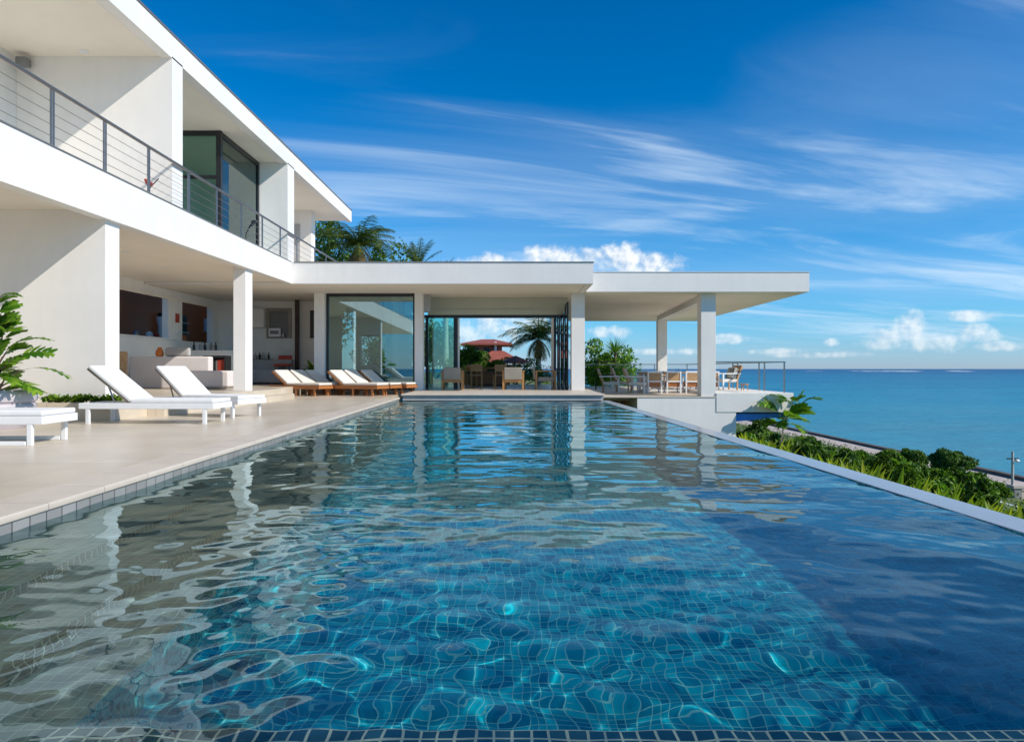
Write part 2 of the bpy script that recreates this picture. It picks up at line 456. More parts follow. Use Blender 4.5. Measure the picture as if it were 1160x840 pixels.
# basin floor, walls, the underwater steps and the near ledge
FZ = -1.12
fl = MB().add([(XL(Y0), Y0, FZ), (XR(Y0), Y0, FZ), (XR(Y1), Y1, FZ), (XL(Y1), Y1, FZ)], [(0, 1, 2, 3)])
caust(fl.build('pool_floor', 'mosaic'))
wl = MB()
wl.add([(XL(Y1), Y1, FZ), (XR(Y1), Y1, FZ), (XR(Y1), Y1, -.03), (XL(Y1), Y1, -.03)], [(0, 1, 2, 3)])
wl.add([(XL(Y0), Y0, FZ), (XR(Y0), Y0, FZ), (XR(Y0), Y0, -.05), (XL(Y0), Y0, -.05)], [(3, 2, 1, 0)])
caust(wl.build('pool_end_walls', 'mosaicv'))
wl = MB().add([(XR(Y0), Y0, FZ), (XR(Y1), Y1, FZ), (XR(Y1), Y1, -.095), (XR(Y0), Y0, -.095)], [(0, 1, 2, 3)])
caust(wl.build('pool_side_wall', 'mosaicx'))
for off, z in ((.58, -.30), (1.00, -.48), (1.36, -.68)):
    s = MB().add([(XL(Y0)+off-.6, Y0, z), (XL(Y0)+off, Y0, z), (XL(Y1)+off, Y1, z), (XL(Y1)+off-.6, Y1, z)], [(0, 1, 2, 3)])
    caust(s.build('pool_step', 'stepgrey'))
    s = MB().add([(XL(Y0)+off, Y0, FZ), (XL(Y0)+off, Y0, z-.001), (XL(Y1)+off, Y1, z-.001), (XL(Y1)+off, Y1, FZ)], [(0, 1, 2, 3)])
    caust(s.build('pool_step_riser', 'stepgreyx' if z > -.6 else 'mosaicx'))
s = B(XL(Y0)+1.4, XR(Y0)-.004, Y0+.01, 1.95, FZ+.01, -.36)
caust(s.build('pool_ledge', 'ledge'))
# overflow edge
wr = MB().prism([(XR(-2)+.004, -2), (XR(-2)+.27, -2), (XR(19.9)+.27, 19.9), (XR(19.9)+.004, 19.9)], -2.6, -.092)
struct(wr.build('overflow_wall', 'weir', bevel=.01))


def wave_field():
    rng = np.random.default_rng(11)
    W = []
    for k in range(76):
        short = k >= 40
        L = rng.uniform(.17, .36) if short else rng.uniform(.36, 1.5)
        a = PI/2+rng.normal(0, .85 if short else .55)
        W.append((2*PI/L*math.cos(a), 2*PI/L*math.sin(a), L*(.00088 if short else .00072), rng.uniform(0, 6.28), short))
    for k in range(30):                                   # fine ripples
        L = rng.uniform(.115, .18); a = rng.uniform(0, 2*PI)
        W.append((2*PI/L*math.cos(a), 2*PI/L*math.sin(a), 0.00014, rng.uniform(0, 6.28), True))

    def z(X, Y):
        Z = np.zeros_like(X)
        calm = np.clip((8.5-Y)/5, .25, 1)
        patch = .75+.45*np.sin(X*.9+Y*.7+1)*np.sin(Y*.55-X*.6)
        for kx, ky, A, ph, short in W: Z += A*np.sin(kx*X+ky*Y+ph)*(calm*patch if short else 1)
        return Z
    return z


def pool_water():
    wz = wave_field()
    ys = np.concatenate([np.arange(Y0, 7, .02), np.arange(7, Y1+.04, .034)])
    us = np.linspace(0, 1, 260)
    U, Y = np.meshgrid(us, ys)
    X = XL(Y)*(1-U)+XR(Y)*U
    Z = WZ+wz(X, Y)
    V = np.stack([X, Y, Z], -1).reshape(-1, 3)
    n, m = len(ys), len(us)
    i = np.arange(n*m).reshape(n, m)
    F = np.stack([i[:-1, :-1], i[:-1, 1:], i[1:, 1:], i[1:, :-1]], -1).reshape(-1, 4)
    o = npmesh('pool_water', V, F, 'water', smooth=True)
    o.cycles.is_caustics_caster = True
    return struct(o)


pool_water()

# raised stone platform at the far end and the floor of the open room
p = MB().box(-3.08, 2.58, 19.6, 22.58, .052, .1)
struct(p.build('stone_platform', 'coping', bevel=.01))
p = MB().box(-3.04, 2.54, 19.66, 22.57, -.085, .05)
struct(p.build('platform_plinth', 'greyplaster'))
p = MB().box(-9.5, 2.6, 22.6, 31.5, -.2, .1)
struct(p.build('room_floor', 'deck'))
# raised living terrace under the upper storey
p = MB().box(-13, -6.15, 10.92, 19.4, -.15, .27).box(-13, -6.5, 19.4, 25.6, -.15, .27).box(-6.15, -5.85, 11.9, 19.0, -.1, .135)
struct(p.build('terrace_step', 'deck', bevel=.008))

# ------------------------------------------------------------------ terrain, sea


def ground(X, Y):
    X = np.asarray(X, float); Y = np.asarray(Y, float)
    z = np.interp(X, [-60, -14, 3.0, 3.4, 8, 20, 30, 40, 49, 55, 56, 60], [-.5, -.4, -2.4, -2.0, -2.9, -5.3, -7.3, -9.0, -11.0, -11.3, -13.5, -14])
    back = np.interp(Y, [24, 32, 120, 220, 400], [0, 1, 1, 1, 0])
    zb = np.interp(X, [-60, 2, 8, 20, 30, 40, 49, 55, 56, 60], [-.3, -.4, -2.6, -5.2, -7.3, -9.0, -11.0, -11.3, -13.5, -14])
    z = z*(1-back)+zb*back
    z = np.where((X > -14) & (X < 3.2) & (Y > -9) & (Y < 24), np.minimum(z, -2.4), z)
    bump = .18*np.sin(X*.9+Y*.35)*np.sin(Y*.6-X*.2)
    z = z+np.where((X > 4) & (X < 48), bump, 0)
    z = np.where(Y > 260, z-(Y-260)*.12, z)
    return z


def terrain():
    xs = np.concatenate([np.arange(-120, -14, 8), np.arange(-14, 62, 1.0)])
    ys = np.concatenate([np.arange(-60, 0, 6), np.arange(0, 60, 1.2), np.arange(60, 420, 5)])
    X, Y = np.meshgrid(xs, ys); Z = ground(X, Y)
    V = np.stack([X, Y, Z], -1).reshape(-1, 3); n, m = X.shape
    i = np.arange(n*m).reshape(n, m)
    F = np.stack([i[:-1, :-1], i[:-1, 1:], i[1:, 1:], i[1:, :-1]], -1).reshape(-1, 4)
    struct(npmesh('hillside', V, F, 'hill', smooth=True))
    s = 40000.0
    struct(MB().add([(-s, -s, -12.4), (s, -s, -12.4), (s, s, -12.4), (-s, s, -12.4)], [(0, 1, 2, 3)]).build('sea', 'sea'))
    struct(MB().box(46.5, 53.7, -60, 260, -11.9, -10.95).build('shore_path', 'sandwall'))
    w_ = thing('sea_wall', 'long low dark-capped wall between the shore path and the sea', 'wall')
    MB().box(53.72, 54.3, -60, 260, -13.2, -10.9).build('wall', 'sandwall', w_)
    MB().box(53.6, 54.42, -60, 260, -10.9, -10.6).build('wall_cap', 'darkwall', w_)


terrain()

# surf breaking on the far reef
rng = np.random.default_rng(5)
V = []; F = []
for cx_, wpx, n in ((982, 22, 14), (1020, 22, 14), (1026, 9, 12), (1078, 14, 8), (1086, 4, 8), (921, 3, 4)):
    for k in range(n):
        D = rng.uniform(3300, 4300)
        x = PX(cx_+rng.normal(0, wpx*.45), D); wd = rng.uniform(6, 26); dp = rng.uniform(30, 110)
        o = len(V); V += [(x-wd, D-dp, -12.3), (x+wd, D-dp, -12.3), (x+wd*.7, D+dp, -11.2), (x-wd*.7, D+dp, -11.2)]; F.append((o, o+1, o+2, o+3))
tag(npmesh('surf', V, F, mat('surf_foam', (.75, .76, .76), .8)), kind='stuff')

# ------------------------------------------------------------------ villa
villa = thing('villa', 'white two-storey modern villa with broad flat roofs beside the pool', 'house', (-6.4, 15, 0))
VO = Vector((6.4, -15, 0))


def vp(mb, name, m, parent=villa, **k):
    off = VO if parent is villa else VO
    mb.v = [tuple(Vector(q)+off) for q in mb.v]
    return mb.build(name, m, parent, **k)


# upper roof
vp(MB().box(-10.84, -6.45, -5, 28.4, 6.74, 7.13).box(-6.66, -6.45, -5, 28.4, 6.69, 6.7395), 'upper_roof', 'stucco')
vp(MB().box(-10.86, -6.43, -5.02, 28.42, 7.132, 7.165), 'roof_flashing', 'flash')
vp(MB().box(-10.8, -6.70, -4.9, 28.2, 6.722, 6.739), 'upper_ceiling', 'soffit')
# balcony slab with its deep front edge
fb = MB(); ya, yb = -5, 20.39
za, zb_ = 3.26-(20.4-ya)*.0109, 3.26
fb.add([(-6.56, ya, za), (-6.36, ya, za), (-6.36, yb, zb_), (-6.56, yb, zb_), (-6.56, ya, 3.87), (-6.36, ya, 3.87), (-6.36, yb, 3.87), (-6.56, yb, 3.87)],
       [(3, 2, 1, 0), (4, 5, 6, 7), (0, 1, 5, 4), (1, 2, 6, 5), (2, 3, 7, 6), (3, 0, 4, 7)])
fb.box(-10.84, -6.561, -5, 20.39, 3.34, 3.865)
vp(fb, 'balcony_slab', 'stucco')
vp(MB().box(-6.575, -6.345, -5, 20.37, 3.871, 3.889), 'balcony_edge', 'flash')
vp(MB().box(-10.8, -6.60, -4.9, 20.38, 3.318, 3.339), 'lower_ceiling', 'soffit')
# upper walls
for b in ((-9.4, -6.45, 13.4, 13.83), (-9.39, -6.45, 20.3, 20.9), (-8.7, -7.5, 26.4, 26.9)):
    vp(MB().box(*b[:2], *b[2:], 3.866, 6.721), 'wall', 'stucco')
vp(MB().box(-9.7, -9.402, -4, 17.5, 3.866, 6.721), 'wall', 'stucco')
vp(MB().box(-10.8, -10.6, 17.5, 26, 3.866, 6.721).box(-10.59, -9.4, 20.9, 21.1, 3.866, 6.721), 'wall', 'inner')
vp(MB().box(-8.42, -7.92, 26.36, 26.398, 3.9, 6.2), 'door', 'greyplaster')
# upper corner window
wf = MB()
wf.box(-7.36, -7.24, 17.56, 17.68, 3.87, 6.72)
wf.box(-9.4, -7.361, 17.57, 17.65, 6.60, 6.72).box(-9.4, -7.361, 17.57, 17.65, 5.53, 5.61).box(-9.4, -7.361, 17.57, 17.65, 3.87, 3.95)
wf.box(-7.34, -7.26, 17.681, 20.3, 6.60, 6.72).box(-7.34, -7.26, 17.681, 20.3, 3.87, 3.95).box(-7.34, -7.26, 20.2, 20.299, 3.951, 6.599)
wfo = vp(wf, 'window', 'dark')
vp(MB().box(-9.4, -7.362, 17.60, 17.612, 3.951, 5.529).box(-9.4, -7.362, 17.60, 17.612, 5.611, 6.599), 'pane', 'tealglass', wfo)
vp(MB().box(-7.306, -7.294, 17.682, 20.199, 3.951, 6.599), 'pane', 'tealglass', wfo)
# curtain inside the corner window
cm = MB(); pts = [(-7.62+.05*math.sin(k*1.1), 19.0+k*.045) for k in range(24)]
cm.add([(x, y, 3.9) for x, y in pts]+[(x, y, 6.6) for x, y in pts], [(k, k+1, k+25, k+24) for k in range(23)])
tag(cm.build('curtain', 'cream', smooth=True), 'pale folded curtain hanging behind the upper corner window', 'curtain')
# ground-floor end wall, column
vp(MB().box(-13, -6.45, 11.2, 11.6, .27, 3.317), 'wall', 'stucco')
vp(MB().box(-10.2, -10.0, -5, 11.1, 0, 3.317), 'wall', 'stucco')  # unseen wall, added to bounce light under the slab
vp(MB().box(-6.75, -6.45, 17.1, 17.55, .27, 3.317), 'column', 'stucco', bevel=.006)
# kitchen wall with its two openings
for y0, y1, z0, z1 in ((11.6, 25.5, .27, 1.70), (11.6, 17.2, 1.701, 3.0), (18.0, 18.7, 1.701, 3.0), (21.8, 22.7, 1.701, 3.0), (25.0, 25.5, 1.701, 3.0), (11.6, 20.35, 3.001, 3.317), (20.36, 25.5, 3.001, 3.25)):
    vp(MB().box(-10.8, -10.6, y0, y1, z0, z1), 'wall', 'inner')
vp(MB().box(-10.86, -10.5, 11.7, 22.3, 1.702, 1.735), 'sill', 'white')
vp(MB().box(-10.598, -10.54, 11.7, 24.9, 2.94, 2.998), 'light_cove', 'soffit')
vp(MB().box(-12.6, -12.4, 20.5, 29, .27, 4.4), 'kitchen_panelling', 'mahogany')  # kitchen left roofless behind its wall, opened up to let skylight in
vp(MB().box(-12.39, -12.1, 24.7, 26.3, 1.3, 2.75), 'kitchen_cupboard', 'dark')
for z in (1.75, 2.1, 2.45): vp(MB().box(-12.099, -11.95, 24.72, 26.2, z, z+.05), 'kitchen_shelf', 'greyplaster')
vp(MB().box(-12.4, -10.815, 29, 29.2, .27, 4.4), 'wall', 'mahogany')
# back wall of the living room with a window
for x0, x1, z0, z1 in ((-10.81, -8.78, .27, 3.25), (-8.78, -8.02, .27, 1.92), (-8.78, -8.02, 2.92, 3.25), (-8.02, -6.2, .27, 3.25)):
    vp(MB().box(x0, x1, 25.503, 25.75, z0, z1), 'wall', 'inner')
wfo = vp(MB().box(-8.85, -8.74, 25.44, 25.6, 1.9, 2.98).box(-8.06, -7.95, 25.44, 25.6, 1.9, 2.98).box(-8.739, -8.061, 25.44, 25.6, 2.88, 2.98).box(-8.739, -8.061, 25.44, 25.6, 1.9, 1.94), 'window', 'taupe')
vp(MB().box(-8.739, -8.061, 25.5, 25.52, 1.941, 2.879), 'blind', 'grey', wfo)
vp(MB().box(-9.4, -8.86, 25.2, 25.49, 2.28, 2.94), 'wall_cupboard', 'inner')
vp(MB().box(-7.75, -7.62, 25.2, 25.33, .27, 3.25), 'post', 'darkwood')
wfo = vp(MB().box(-7.28, -6.9, 25.45, 25.499, 1.9, 2.9), 'window', 'dark')
# lower roof over the rear rooms
vp(MB().box(-10.84, 2.35, 20.4, 31, 3.281, 3.867).box(-10.84, 2.35, 20.4, 20.6, 3.255, 3.28).box(2.15, 2.35, 20.601, 31, 3.255, 3.28), 'lower_roof', 'stucco')
vp(MB().box(-6.3, 2.372, 20.378, 31, 3.869, 3.892), 'roof_flashing', 'flash')
vp(MB().box(-10.8, 2.13, 20.62, 30.9, 3.262, 3.2805), 'lower_ceiling', 'soffit')
for x0, x1 in ((-6.42, -6.08), (-3.16, -2.9), (1.93, 2.36)):
    vp(MB().box(x0, x1, 22.9, 23.36, .1, 3.262), 'column', 'stucco', bevel=.006)
# big fixed window
wf = MB().box(-6.079, -3.161, 23.1, 23.2, 3.16, 3.26).box(-6.079, -3.161, 23.1, 23.2, .1, .16).box(-6.079, -6.0, 23.1, 23.2, .161, 3.159).box(-3.24, -3.161, 23.1, 23.2, .161, 3.159)
wfo = vp(wf, 'window', 'dark')
vp(MB().box(-5.999, -3.241, 23.145, 23.157, .161, 3.159), 'pane', 'solar', wfo)
# the room behind it
vp(MB().box(-6.4, -6.2, 23.37, 25.49, .1, 3.26).box(-4.2, -4.0, 23.37, 27.99, .1, 3.26), 'wall', 'inner')
for x0, x1, z0, z1 in ((-6.19, -6.0, .1, 3.26), (-5.999, -4.4, .1, .95), (-5.999, -4.4, 2.15, 3.26), (-4.399, -4.0, .1, 3.26)):
    vp(MB().box(x0, x1, 28, 28.2, z0, z1), 'wall', 'inner')
wfo = vp(MB().box(-5.25, -5.17, 28.05, 28.13, .951, 2.149).box(-5.998, -5.26, 28.05, 28.13, 2.08, 2.149).box(-5.16, -4.401, 28.05, 28.13, 2.08, 2.149), 'window', 'dark')
# open room: header, frames, fixed pane, folded doors
vp(MB().box(-2.899, 1.929, 24.4, 24.6, 2.84, 3.26).box(-2.899, 1.78, 24.36, 24.62, 2.66, 2.839), 'header', 'olive')
wf = MB().box(-3.9, 1.929, 24.42, 24.58, 2.56, 2.659)
wf.box(-1.98, -1.88, 24.44, 24.56, .1, 2.559).box(-2.02, -1.981, 24.40, 24.6, .1, 2.559).box(-2.99, -2.9, 24.44, 24.56, .1, 2.559)
wf.box(1.45, 1.53, 24.44, 24.56, .1, 2.559)
dfo = vp(wf, 'door_frame', 'dark')
vp(MB().box(-2.899, -2.021, 24.49, 24.502, .12, 2.559), 'pane', 'tealglass', dfo)
vp(MB().box(-2.899, -2.7, 23.37, 23.45, 2.7, 3.26), 'blind_box', 'greyplaster')
vp(MB().box(-1.879, -1.82, 24.46, 24.54, .1, 2.559), 'door_jamb', 'stucco')
vp(MB().box(1.36, 1.449, 24.46, 24.54, .1, 2.559), 'door_jamb', 'stucco')
for x, y0, y1 in ((1.83, 23.2, 24.3), (1.70, 23.3, 24.38), (1.58, 23.5, 24.4)):
    f_ = MB().box(x-.025, x+.025, y0, y0+.07, .11, 3.0 if y1 < 24.35 else 2.6).box(x-.025, x+.025, y1-.07, y1, .11, 3.0 if y1 < 24.35 else 2.6)
    zt = 3.0 if y1 < 24.35 else 2.6
    f_.box(x-.025, x+.025, y0+.071, y1-.071, zt-.08, zt).box(x-.025, x+.025, y0+.071, y1-.071, .11, .2).box(x-.025, x+.025, y0+.071, y1-.071, 1.05, 1.1)
    do = vp(f_, 'sliding_door', 'dark')
    vp(MB().box(x-.005, x+.005, y0+.072, y1-.072, .2, zt-.08), 'pane', 'glass', do)
for (x, y, z) in ((-8.3, 15.2, 3.317), (-8.6, 17.6, 3.317), (-8.0, 13.2, 6.721), (-3.0, 21.6, 3.261), (-9.0, 12.0, 6.721)):
    q = MB().lathe([(.001, -.012), (.07, -.012), (.09, -.006), (.09, 0)], 20, (x, y, z)); vp(q, 'downlight', 'white', smooth=True)
# planted bed at the foot of the end wall handled with the plants

# wall speaker in the upper balcony corner
sp = thing('wall_speaker', 'small grey loudspeaker fixed high on the upper balcony wall', 'speaker', P(27, 71, 13.25))
MB().box(-.10, .10, -.11, .08, -.08, .08).build('body', 'grey', sp, bevel=.03)
MB().box(-.012, .012, .079, .15, -.02, .02).build('bracket', 'grey', sp)

# balcony railing
rl = thing('balcony_railing', 'steel balcony railing with round handrail and four thin wires', 'railing', (-6.40, 4, 3.889))
RY = [4.7, 6.0, 7.3, 8.55, 9.83, 11.1, 12.44, 13.98, 15.3, 16.7, 18.1, 19.5, 21, 22.9, 24.3, 26.4]
for y in RY:
    pm = MB().box(-.006, .006, y-4-.045, y-4-.012, 0, .80).box(-.006, .006, y-4+.012, y-4+.045, 0, .80)
    pm.box(-.03, .03, y-4-.06, y-4+.06, 0, .012)
    pm.build('post', 'steel', rl)
MB().tube([(0, .4, .815), (0, 22.4, .815)], .028, 12).build('handrail', 'steel', rl, smooth=True)
for z in (.14, .30, .46, .62):
    MB().tube([(0, .5, z), (0, 22.4, z)], .0045, 6).build('wire', 'steel', rl, smooth=True)
# bird-of-paradise sculpture / floor lamp on the balcony
lp = thing('balcony_lamp', 'slim dark curved lamp standing behind the balcony railing', 'lamp', (-6.75, 17.9, 3.866))
MB().lathe([(.001, 0), (.12, 0), (.12, .03), (.02, .05)], 16).build('base', 'dark', lp, smooth=True)
MB().tube([(0, 0, .03), (0, .02, .35), (.03, .25, .62), (.04, .62, .80)], .018, 8).build('stem', 'dark', lp, smooth=True)
MB().tube([(.03, .30, .62), (.04, .45, .74), (.04, .66, .80)], [.03, .06, .02], 10).build('shade', 'black', lp, smooth=True)
sl = thing('balcony_sculpture', 'small rust-coloured figure on a thin slanting rod by the balcony railing', 'sculpture', (-6.7, 13.0, 3.866))
MB().tube([(.05, -.25, 0), (.05, .0, .28), (.05, .28, .50)], .012, 8).build('rod', 'dark', sl, smooth=True)
MB().tube([(.05, -.20, .36), (.05, -.10, .33), (.05, .02, .33), (.05, .06, .31)], [.02, .05, .04, .01], 10).build('figure', 'red', sl, smooth=True)

# ------------------------------------------------------------------ terrace with canopy
ter = thing('dining_terrace', 'white cantilevered terrace block beside the overflow edge of the pool', 'terrace', (4.15, 23.4, -.12))
O = Vector((-4.15, -23.4, .12))


def tp(mb, name, m, parent=ter, **k):
    mb.v = [tuple(Vector(q)+O) for q in mb.v]; return mb.build(name, m, parent, **k)


tp(MB().box(4.04, 7.22, 22.76, 36, -6, -.13), 'wall', 'stucco')
tp(MB().box(6.58, 9.07, 22.74, 36.01, -.60, .02), 'cantilever_slab', 'stucco', bevel=.01)
tp(MB().box(2.6, 6.578, 22.74, 36, -.129, -.09).box(2.6, 4.038, 24.2, 36, -.28, -.13), 'floor', 'coping')
tp(MB().box(2.62, 4.038, 24.5, 24.7, -1.2, -.281), 'slatted_hatch', 'brownwood')
sl_ = MB()
for k in range(5): sl_.box(2.9+k*.26, 2.98+k*.26, 24.44, 24.499, -1.2, -.29)
tp(sl_, 'slat', 'oak')
can = thing('terrace_canopy', 'flat white canopy roof on square columns over the dining terrace', 'canopy', (2.4, 22.4, -.09))
O = Vector((-2.4, -22.4, .09))
cr = MB().prism([(2.352, 22.4), (9.43, 22.4), (9.43, 36), (2.352, 36)], 3.24, 3.858)
tp(cr, 'roof', 'stucco', can)
tp(MB().box(2.352, 9.45, 22.38, 36.02, 3.860, 3.876), 'roof_flashing', 'white', can)
tp(MB().box(2.4, 9.38, 22.45, 35.95, 3.222, 3.239), 'ceiling', 'soffit', can)
tp(MB().box(6.10, 6.575, 22.78, 23.25, -.089, 3.221), 'column', 'stucco', can, bevel=.006)
tp(MB().box(6.72, 7.14, 32.5, 32.9, -.089, 3.02), 'column', 'stucco', can, bevel=.006)
bm = MB(); bm.add([(6.2, 23.25, 3.02), (6.54, 23.25, 3.02), (7.1, 32.9, 3.02), (6.76, 32.9, 3.02), (6.2, 23.25, 3.221), (6.54, 23.25, 3.221), (7.1, 32.9, 3.221), (6.76, 32.9, 3.221)],
                  [(3, 2, 1, 0), (4, 5, 6, 7), (0, 1, 5, 4), (1, 2, 6, 5), (2, 3, 7, 6), (3, 0, 4, 7)])
tp(bm, 'beam', 'stucco', can)
# railing of the terrace
tr = thing('terrace_railing', 'slim terrace railing with steel posts and flat top rail facing the sea', 'railing', (9.1, 23.6, .02))
O = Vector((-9.1, -23.6, -.02))
posts = [(8.85, 22.95), (8.85, 24.75), (8.85, 25.3), (8.85, 27.7), (8.85, 28.3), (8.85, 32), (8.85, 35.7), (7.2, 35.7), (5.0, 35.7)]
for x, y in posts:
    tp(MB().box(x-.02, x+.02, y-.02, y+.02, .021 if x > 6.58 else -.089, 1.0), 'post', 'steel', tr)
tp(MB().box(6.6, 8.88, 22.92, 22.98, 1.0, 1.04).box(8.82, 8.88, 22.981, 35.73, 1.0, 1.04).box(3.0, 8.819, 35.67, 35.73, 1.0, 1.04), 'top_rail', 'steel', tr)
for a in ((5.03, 7.17, 35.695, 35.705), (7.23, 8.8, 35.695, 35.705)):
    tp(MB().box(*a, .06, .96), 'glass_panel', 'rail_glass', tr)
hr = thing('hand_rail', 'short dark handrail in front of the big shrub beside the terrace', 'railing', P(675, 441, 26.4))
MB().tube([(0, 0, 0), (0, 0, 1.05), (.75, .3, 1.05)], .03, 8).tube([(0, 0, .55), (.7, .3, .55)], .015, 8).build('rail', 'dark', hr, smooth=True)
# blue awning slung under the cantilever
aw = MB(); aw.add([(7.25, 23.0, -.66), (8.95, 23.0, -.66), (8.95, 26, -.66), (7.25, 26, -.66), (7.25, 23.0, -.92), (8.95, 23.0, -.76), (8.95, 26, -.76), (7.25, 26, -.92)],
                  [(3, 2, 1, 0), (4, 5, 6, 7), (0, 1, 5, 4), (1, 2, 6, 5), (2, 3, 7, 6), (3, 0, 4, 7)])
tag(aw.build('awning', 'blue'), 'blue canvas awning slung beneath the white cantilevered terrace slab', 'awning')

# ------------------------------------------------------------------ loungers


def white_lounger(label, loc, rz, sled=False):
    t = thing('sun_lounger', label, 'sun lounger', loc, rz, 'white loungers on the pool deck')
    L, W = .98, .33
    fr = MB().box(-L, L, -W, -W+.045, .22, .305).box(-L, L, W-.045, W, .22, .305).box(-L, -L+.045, -W+.046, W-.046, .22, .305).box(L-.045, L, -W+.046, W-.046, .22, .305)
    fr.box(-.05, .0, -W+.046, W-.046, .24, .29)
    if sled: fr.box(-L+.17, L-.17, -W, -W+.05, .0, .045).box(-L+.17, L-.17, W-.05, W, .0, .045)
    fr.build('frame', 'white', t, bevel=.006)
    for x in (-L+.10, L-.16):
        for y in (-W, W-.05):
            B(x, x+.055, y+.001, y+.044, 0, .219).build('leg', 'white', t, bevel=.005)
    B(-.24, L-.01, -W+.02, W-.02, .308, .365).build('seat_pad', 'whitefab', t, bevel=.018, seg=3)
    mtx = Matrix.Translation((-.25, 0, .325)) @ Matrix.Rotation(R(39), 4, 'Y')
    B(-.78, 0, -W+.02, W-.02, -.005, .05, mtx=mtx).build('backrest', 'whitefab', t, bevel=.016, seg=3)
    for q in (-1, 1):
        y0, y1 = sorted((q*(W-.03), q*(W-.06)))
        bf = MB().box(-.78, -.02, y0, y1, -.035, -.007, mtx=mtx).tube([(-.60, q*(W-.07), .60), (-.48, q*(W-.07), .28)], .012, 8)
        bf.build('backrest_strut', 'steel', t)
    return t


white_lounger('white sun lounger in the foreground by the lilac pot, only its foot end showing', (-5.88, 7.62, 0), R(3), True)
white_lounger('white sun lounger with raised backrest standing in front of the villa end wall', (-5.27, 10.50, 0), R(-1))
white_lounger('white sun lounger half hidden behind another, beside the raised living terrace', (-5.22, 12.1, 0), R(-22))


def wood_lounger(label, loc, rz):
    t = thing('sun_lounger', label, 'sun lounger', loc, rz, 'teak loungers by the big window')
    L, W = .95, .31
    fr = MB().box(-L, L, -W, -W+.045, .20, .31).box(-L, L, W-.045, W, .20, .31).box(L-.04, L, -W+.046, W-.046, .21, .30).box(-L, -L+.04, -W+.046, W-.046, .21, .30)
    for k in range(6): fr.box(-L+.2+k*.28, -L+.28+k*.28, -W+.046, W-.046, .25, .285)
    fr.build('frame', 'teak', t, bevel=.006)
    for x in (-L+.03, .05, L-.22):
        for y in (-W+.002, W-.052):
            B(x, x+.06, y, y+.05, 0, .199).build('leg', 'teak', t)
    B(-.30, L-.01, -W+.015, W-.015, .312, .38).build('seat_cushion', 'cream', t, bevel=.025, seg=3)
    mtx = Matrix.Translation((-.30, 0, .33)) @ Matrix.Rotation(R(37), 4, 'Y')
    B(-.64, 0, -W+.02, W-.02, .0, .075, mtx=mtx).build('back_cushion', 'cream', t, bevel=.025, seg=3)
    B(-.67, -.02, -W+.0, W-.0, -.045, -.004, mtx=mtx).build('backrest', 'teak', t, bevel=.006)
    return t


for lab, x, y, rz in (('teak lounger with white cushions, nearest the living terrace and standing furthest forward', -6.34, 21.22, -25),
                      ('teak lounger with white cushions, second from the living terrace', -6.06, 21.84, -25),
                      ('teak lounger with white cushions, third from the living terrace, beside the window column', -5.78, 22.46, -25),
                      ('teak lounger with white cushions, its foot end pointing at the pool corner', -4.66, 21.20, -24),
                      ('teak lounger with white cushions in the middle of the group before the big window', -4.38, 21.82, -24),
                      ('teak lounger with white cushions close against the big window', -3.98, 22.40, -24)):
    wood_lounger(lab, (x, y, 0), R(rz))

# ------------------------------------------------------------------ living terrace furniture
so_ = thing('sofa', 'long pale corner sofa on the raised living terrace', 'sofa', (-9.3, 19.0, .27))
B(-1.0, 1.15, 0, .28, .0, .86).build('backrest', 'sofa', so_, bevel=.04, seg=3)
B(-1.0, .9, -.0, .9, .05, .42).v and MB().box(-1.0, 1.15, .281, 1.0, .05, .45).build('seat', 'sofa', so_, bevel=.04, seg=3)
so2 = thing('ottoman', 'low pale upholstered bench at the end of the corner sofa', 'bench', (-7.85, 18.4, .27))
B(-.62, .62, -.4, .4, .06, .48).build('seat', 'sofa', so2, bevel=.05, seg=3)
B(-.55, .55, -.34, .34, 0, .059).build('plinth', 'taupe', so2)
so3 = thing('sofa', 'grey low sofa against the rear wall of the living terrace', 'sofa', (-8.6, 24.4, .27))
B(-.85, .85, -.35, .45, .05, .5).build('seat', 'greysofa', so3, bevel=.04, seg=3)
B(-.85, .85, .45, .65, .05, .85).build('backrest', 'greysofa', so3, bevel=.04, seg=3)
B(-.8, .8, -.3, .6, 0, .049).build('plinth', 'black', so3)
ch = thing('lounge_chair', 'brown upright lounge chair at the end of the corner sofa', 'chair', (-10.15, 17.9, .27), R(20))
B(-.3, .3, -.3, .3, .18, .44).build('seat', 'tan', ch, bevel=.03)
B(-.3, .3, .22, .32, .44, 1.02, mtx=Matrix.Rotation(R(-8), 4, 'X')).build('backrest', 'tan', ch, bevel=.03)
for x in (-.27, .22):
    for y in (-.27, .22): B(x, x+.05, y, y+.05, 0, .18).build('leg', 'brownwood', ch)
cu = B(-.34, .34, -.07, .07, 0, .25).build('cushion', 'greysofa', bevel=.07, seg=3, loc=(-9.05, 19.14, 1.13)); tag(cu, 'mauve-grey cushion lying on the back of the corner sofa', 'cushion')
va = MB().lathe([(.001, 0), (.08, 0), (.11, .08), (.09, .17), (.05, .22), (.06, .25)], 20).build('glass_vase', 'orange', smooth=True, loc=(-9.55, 19.14, 1.13)); tag(va, 'orange glass vase beside the cushion on the sofa back', 'vase')
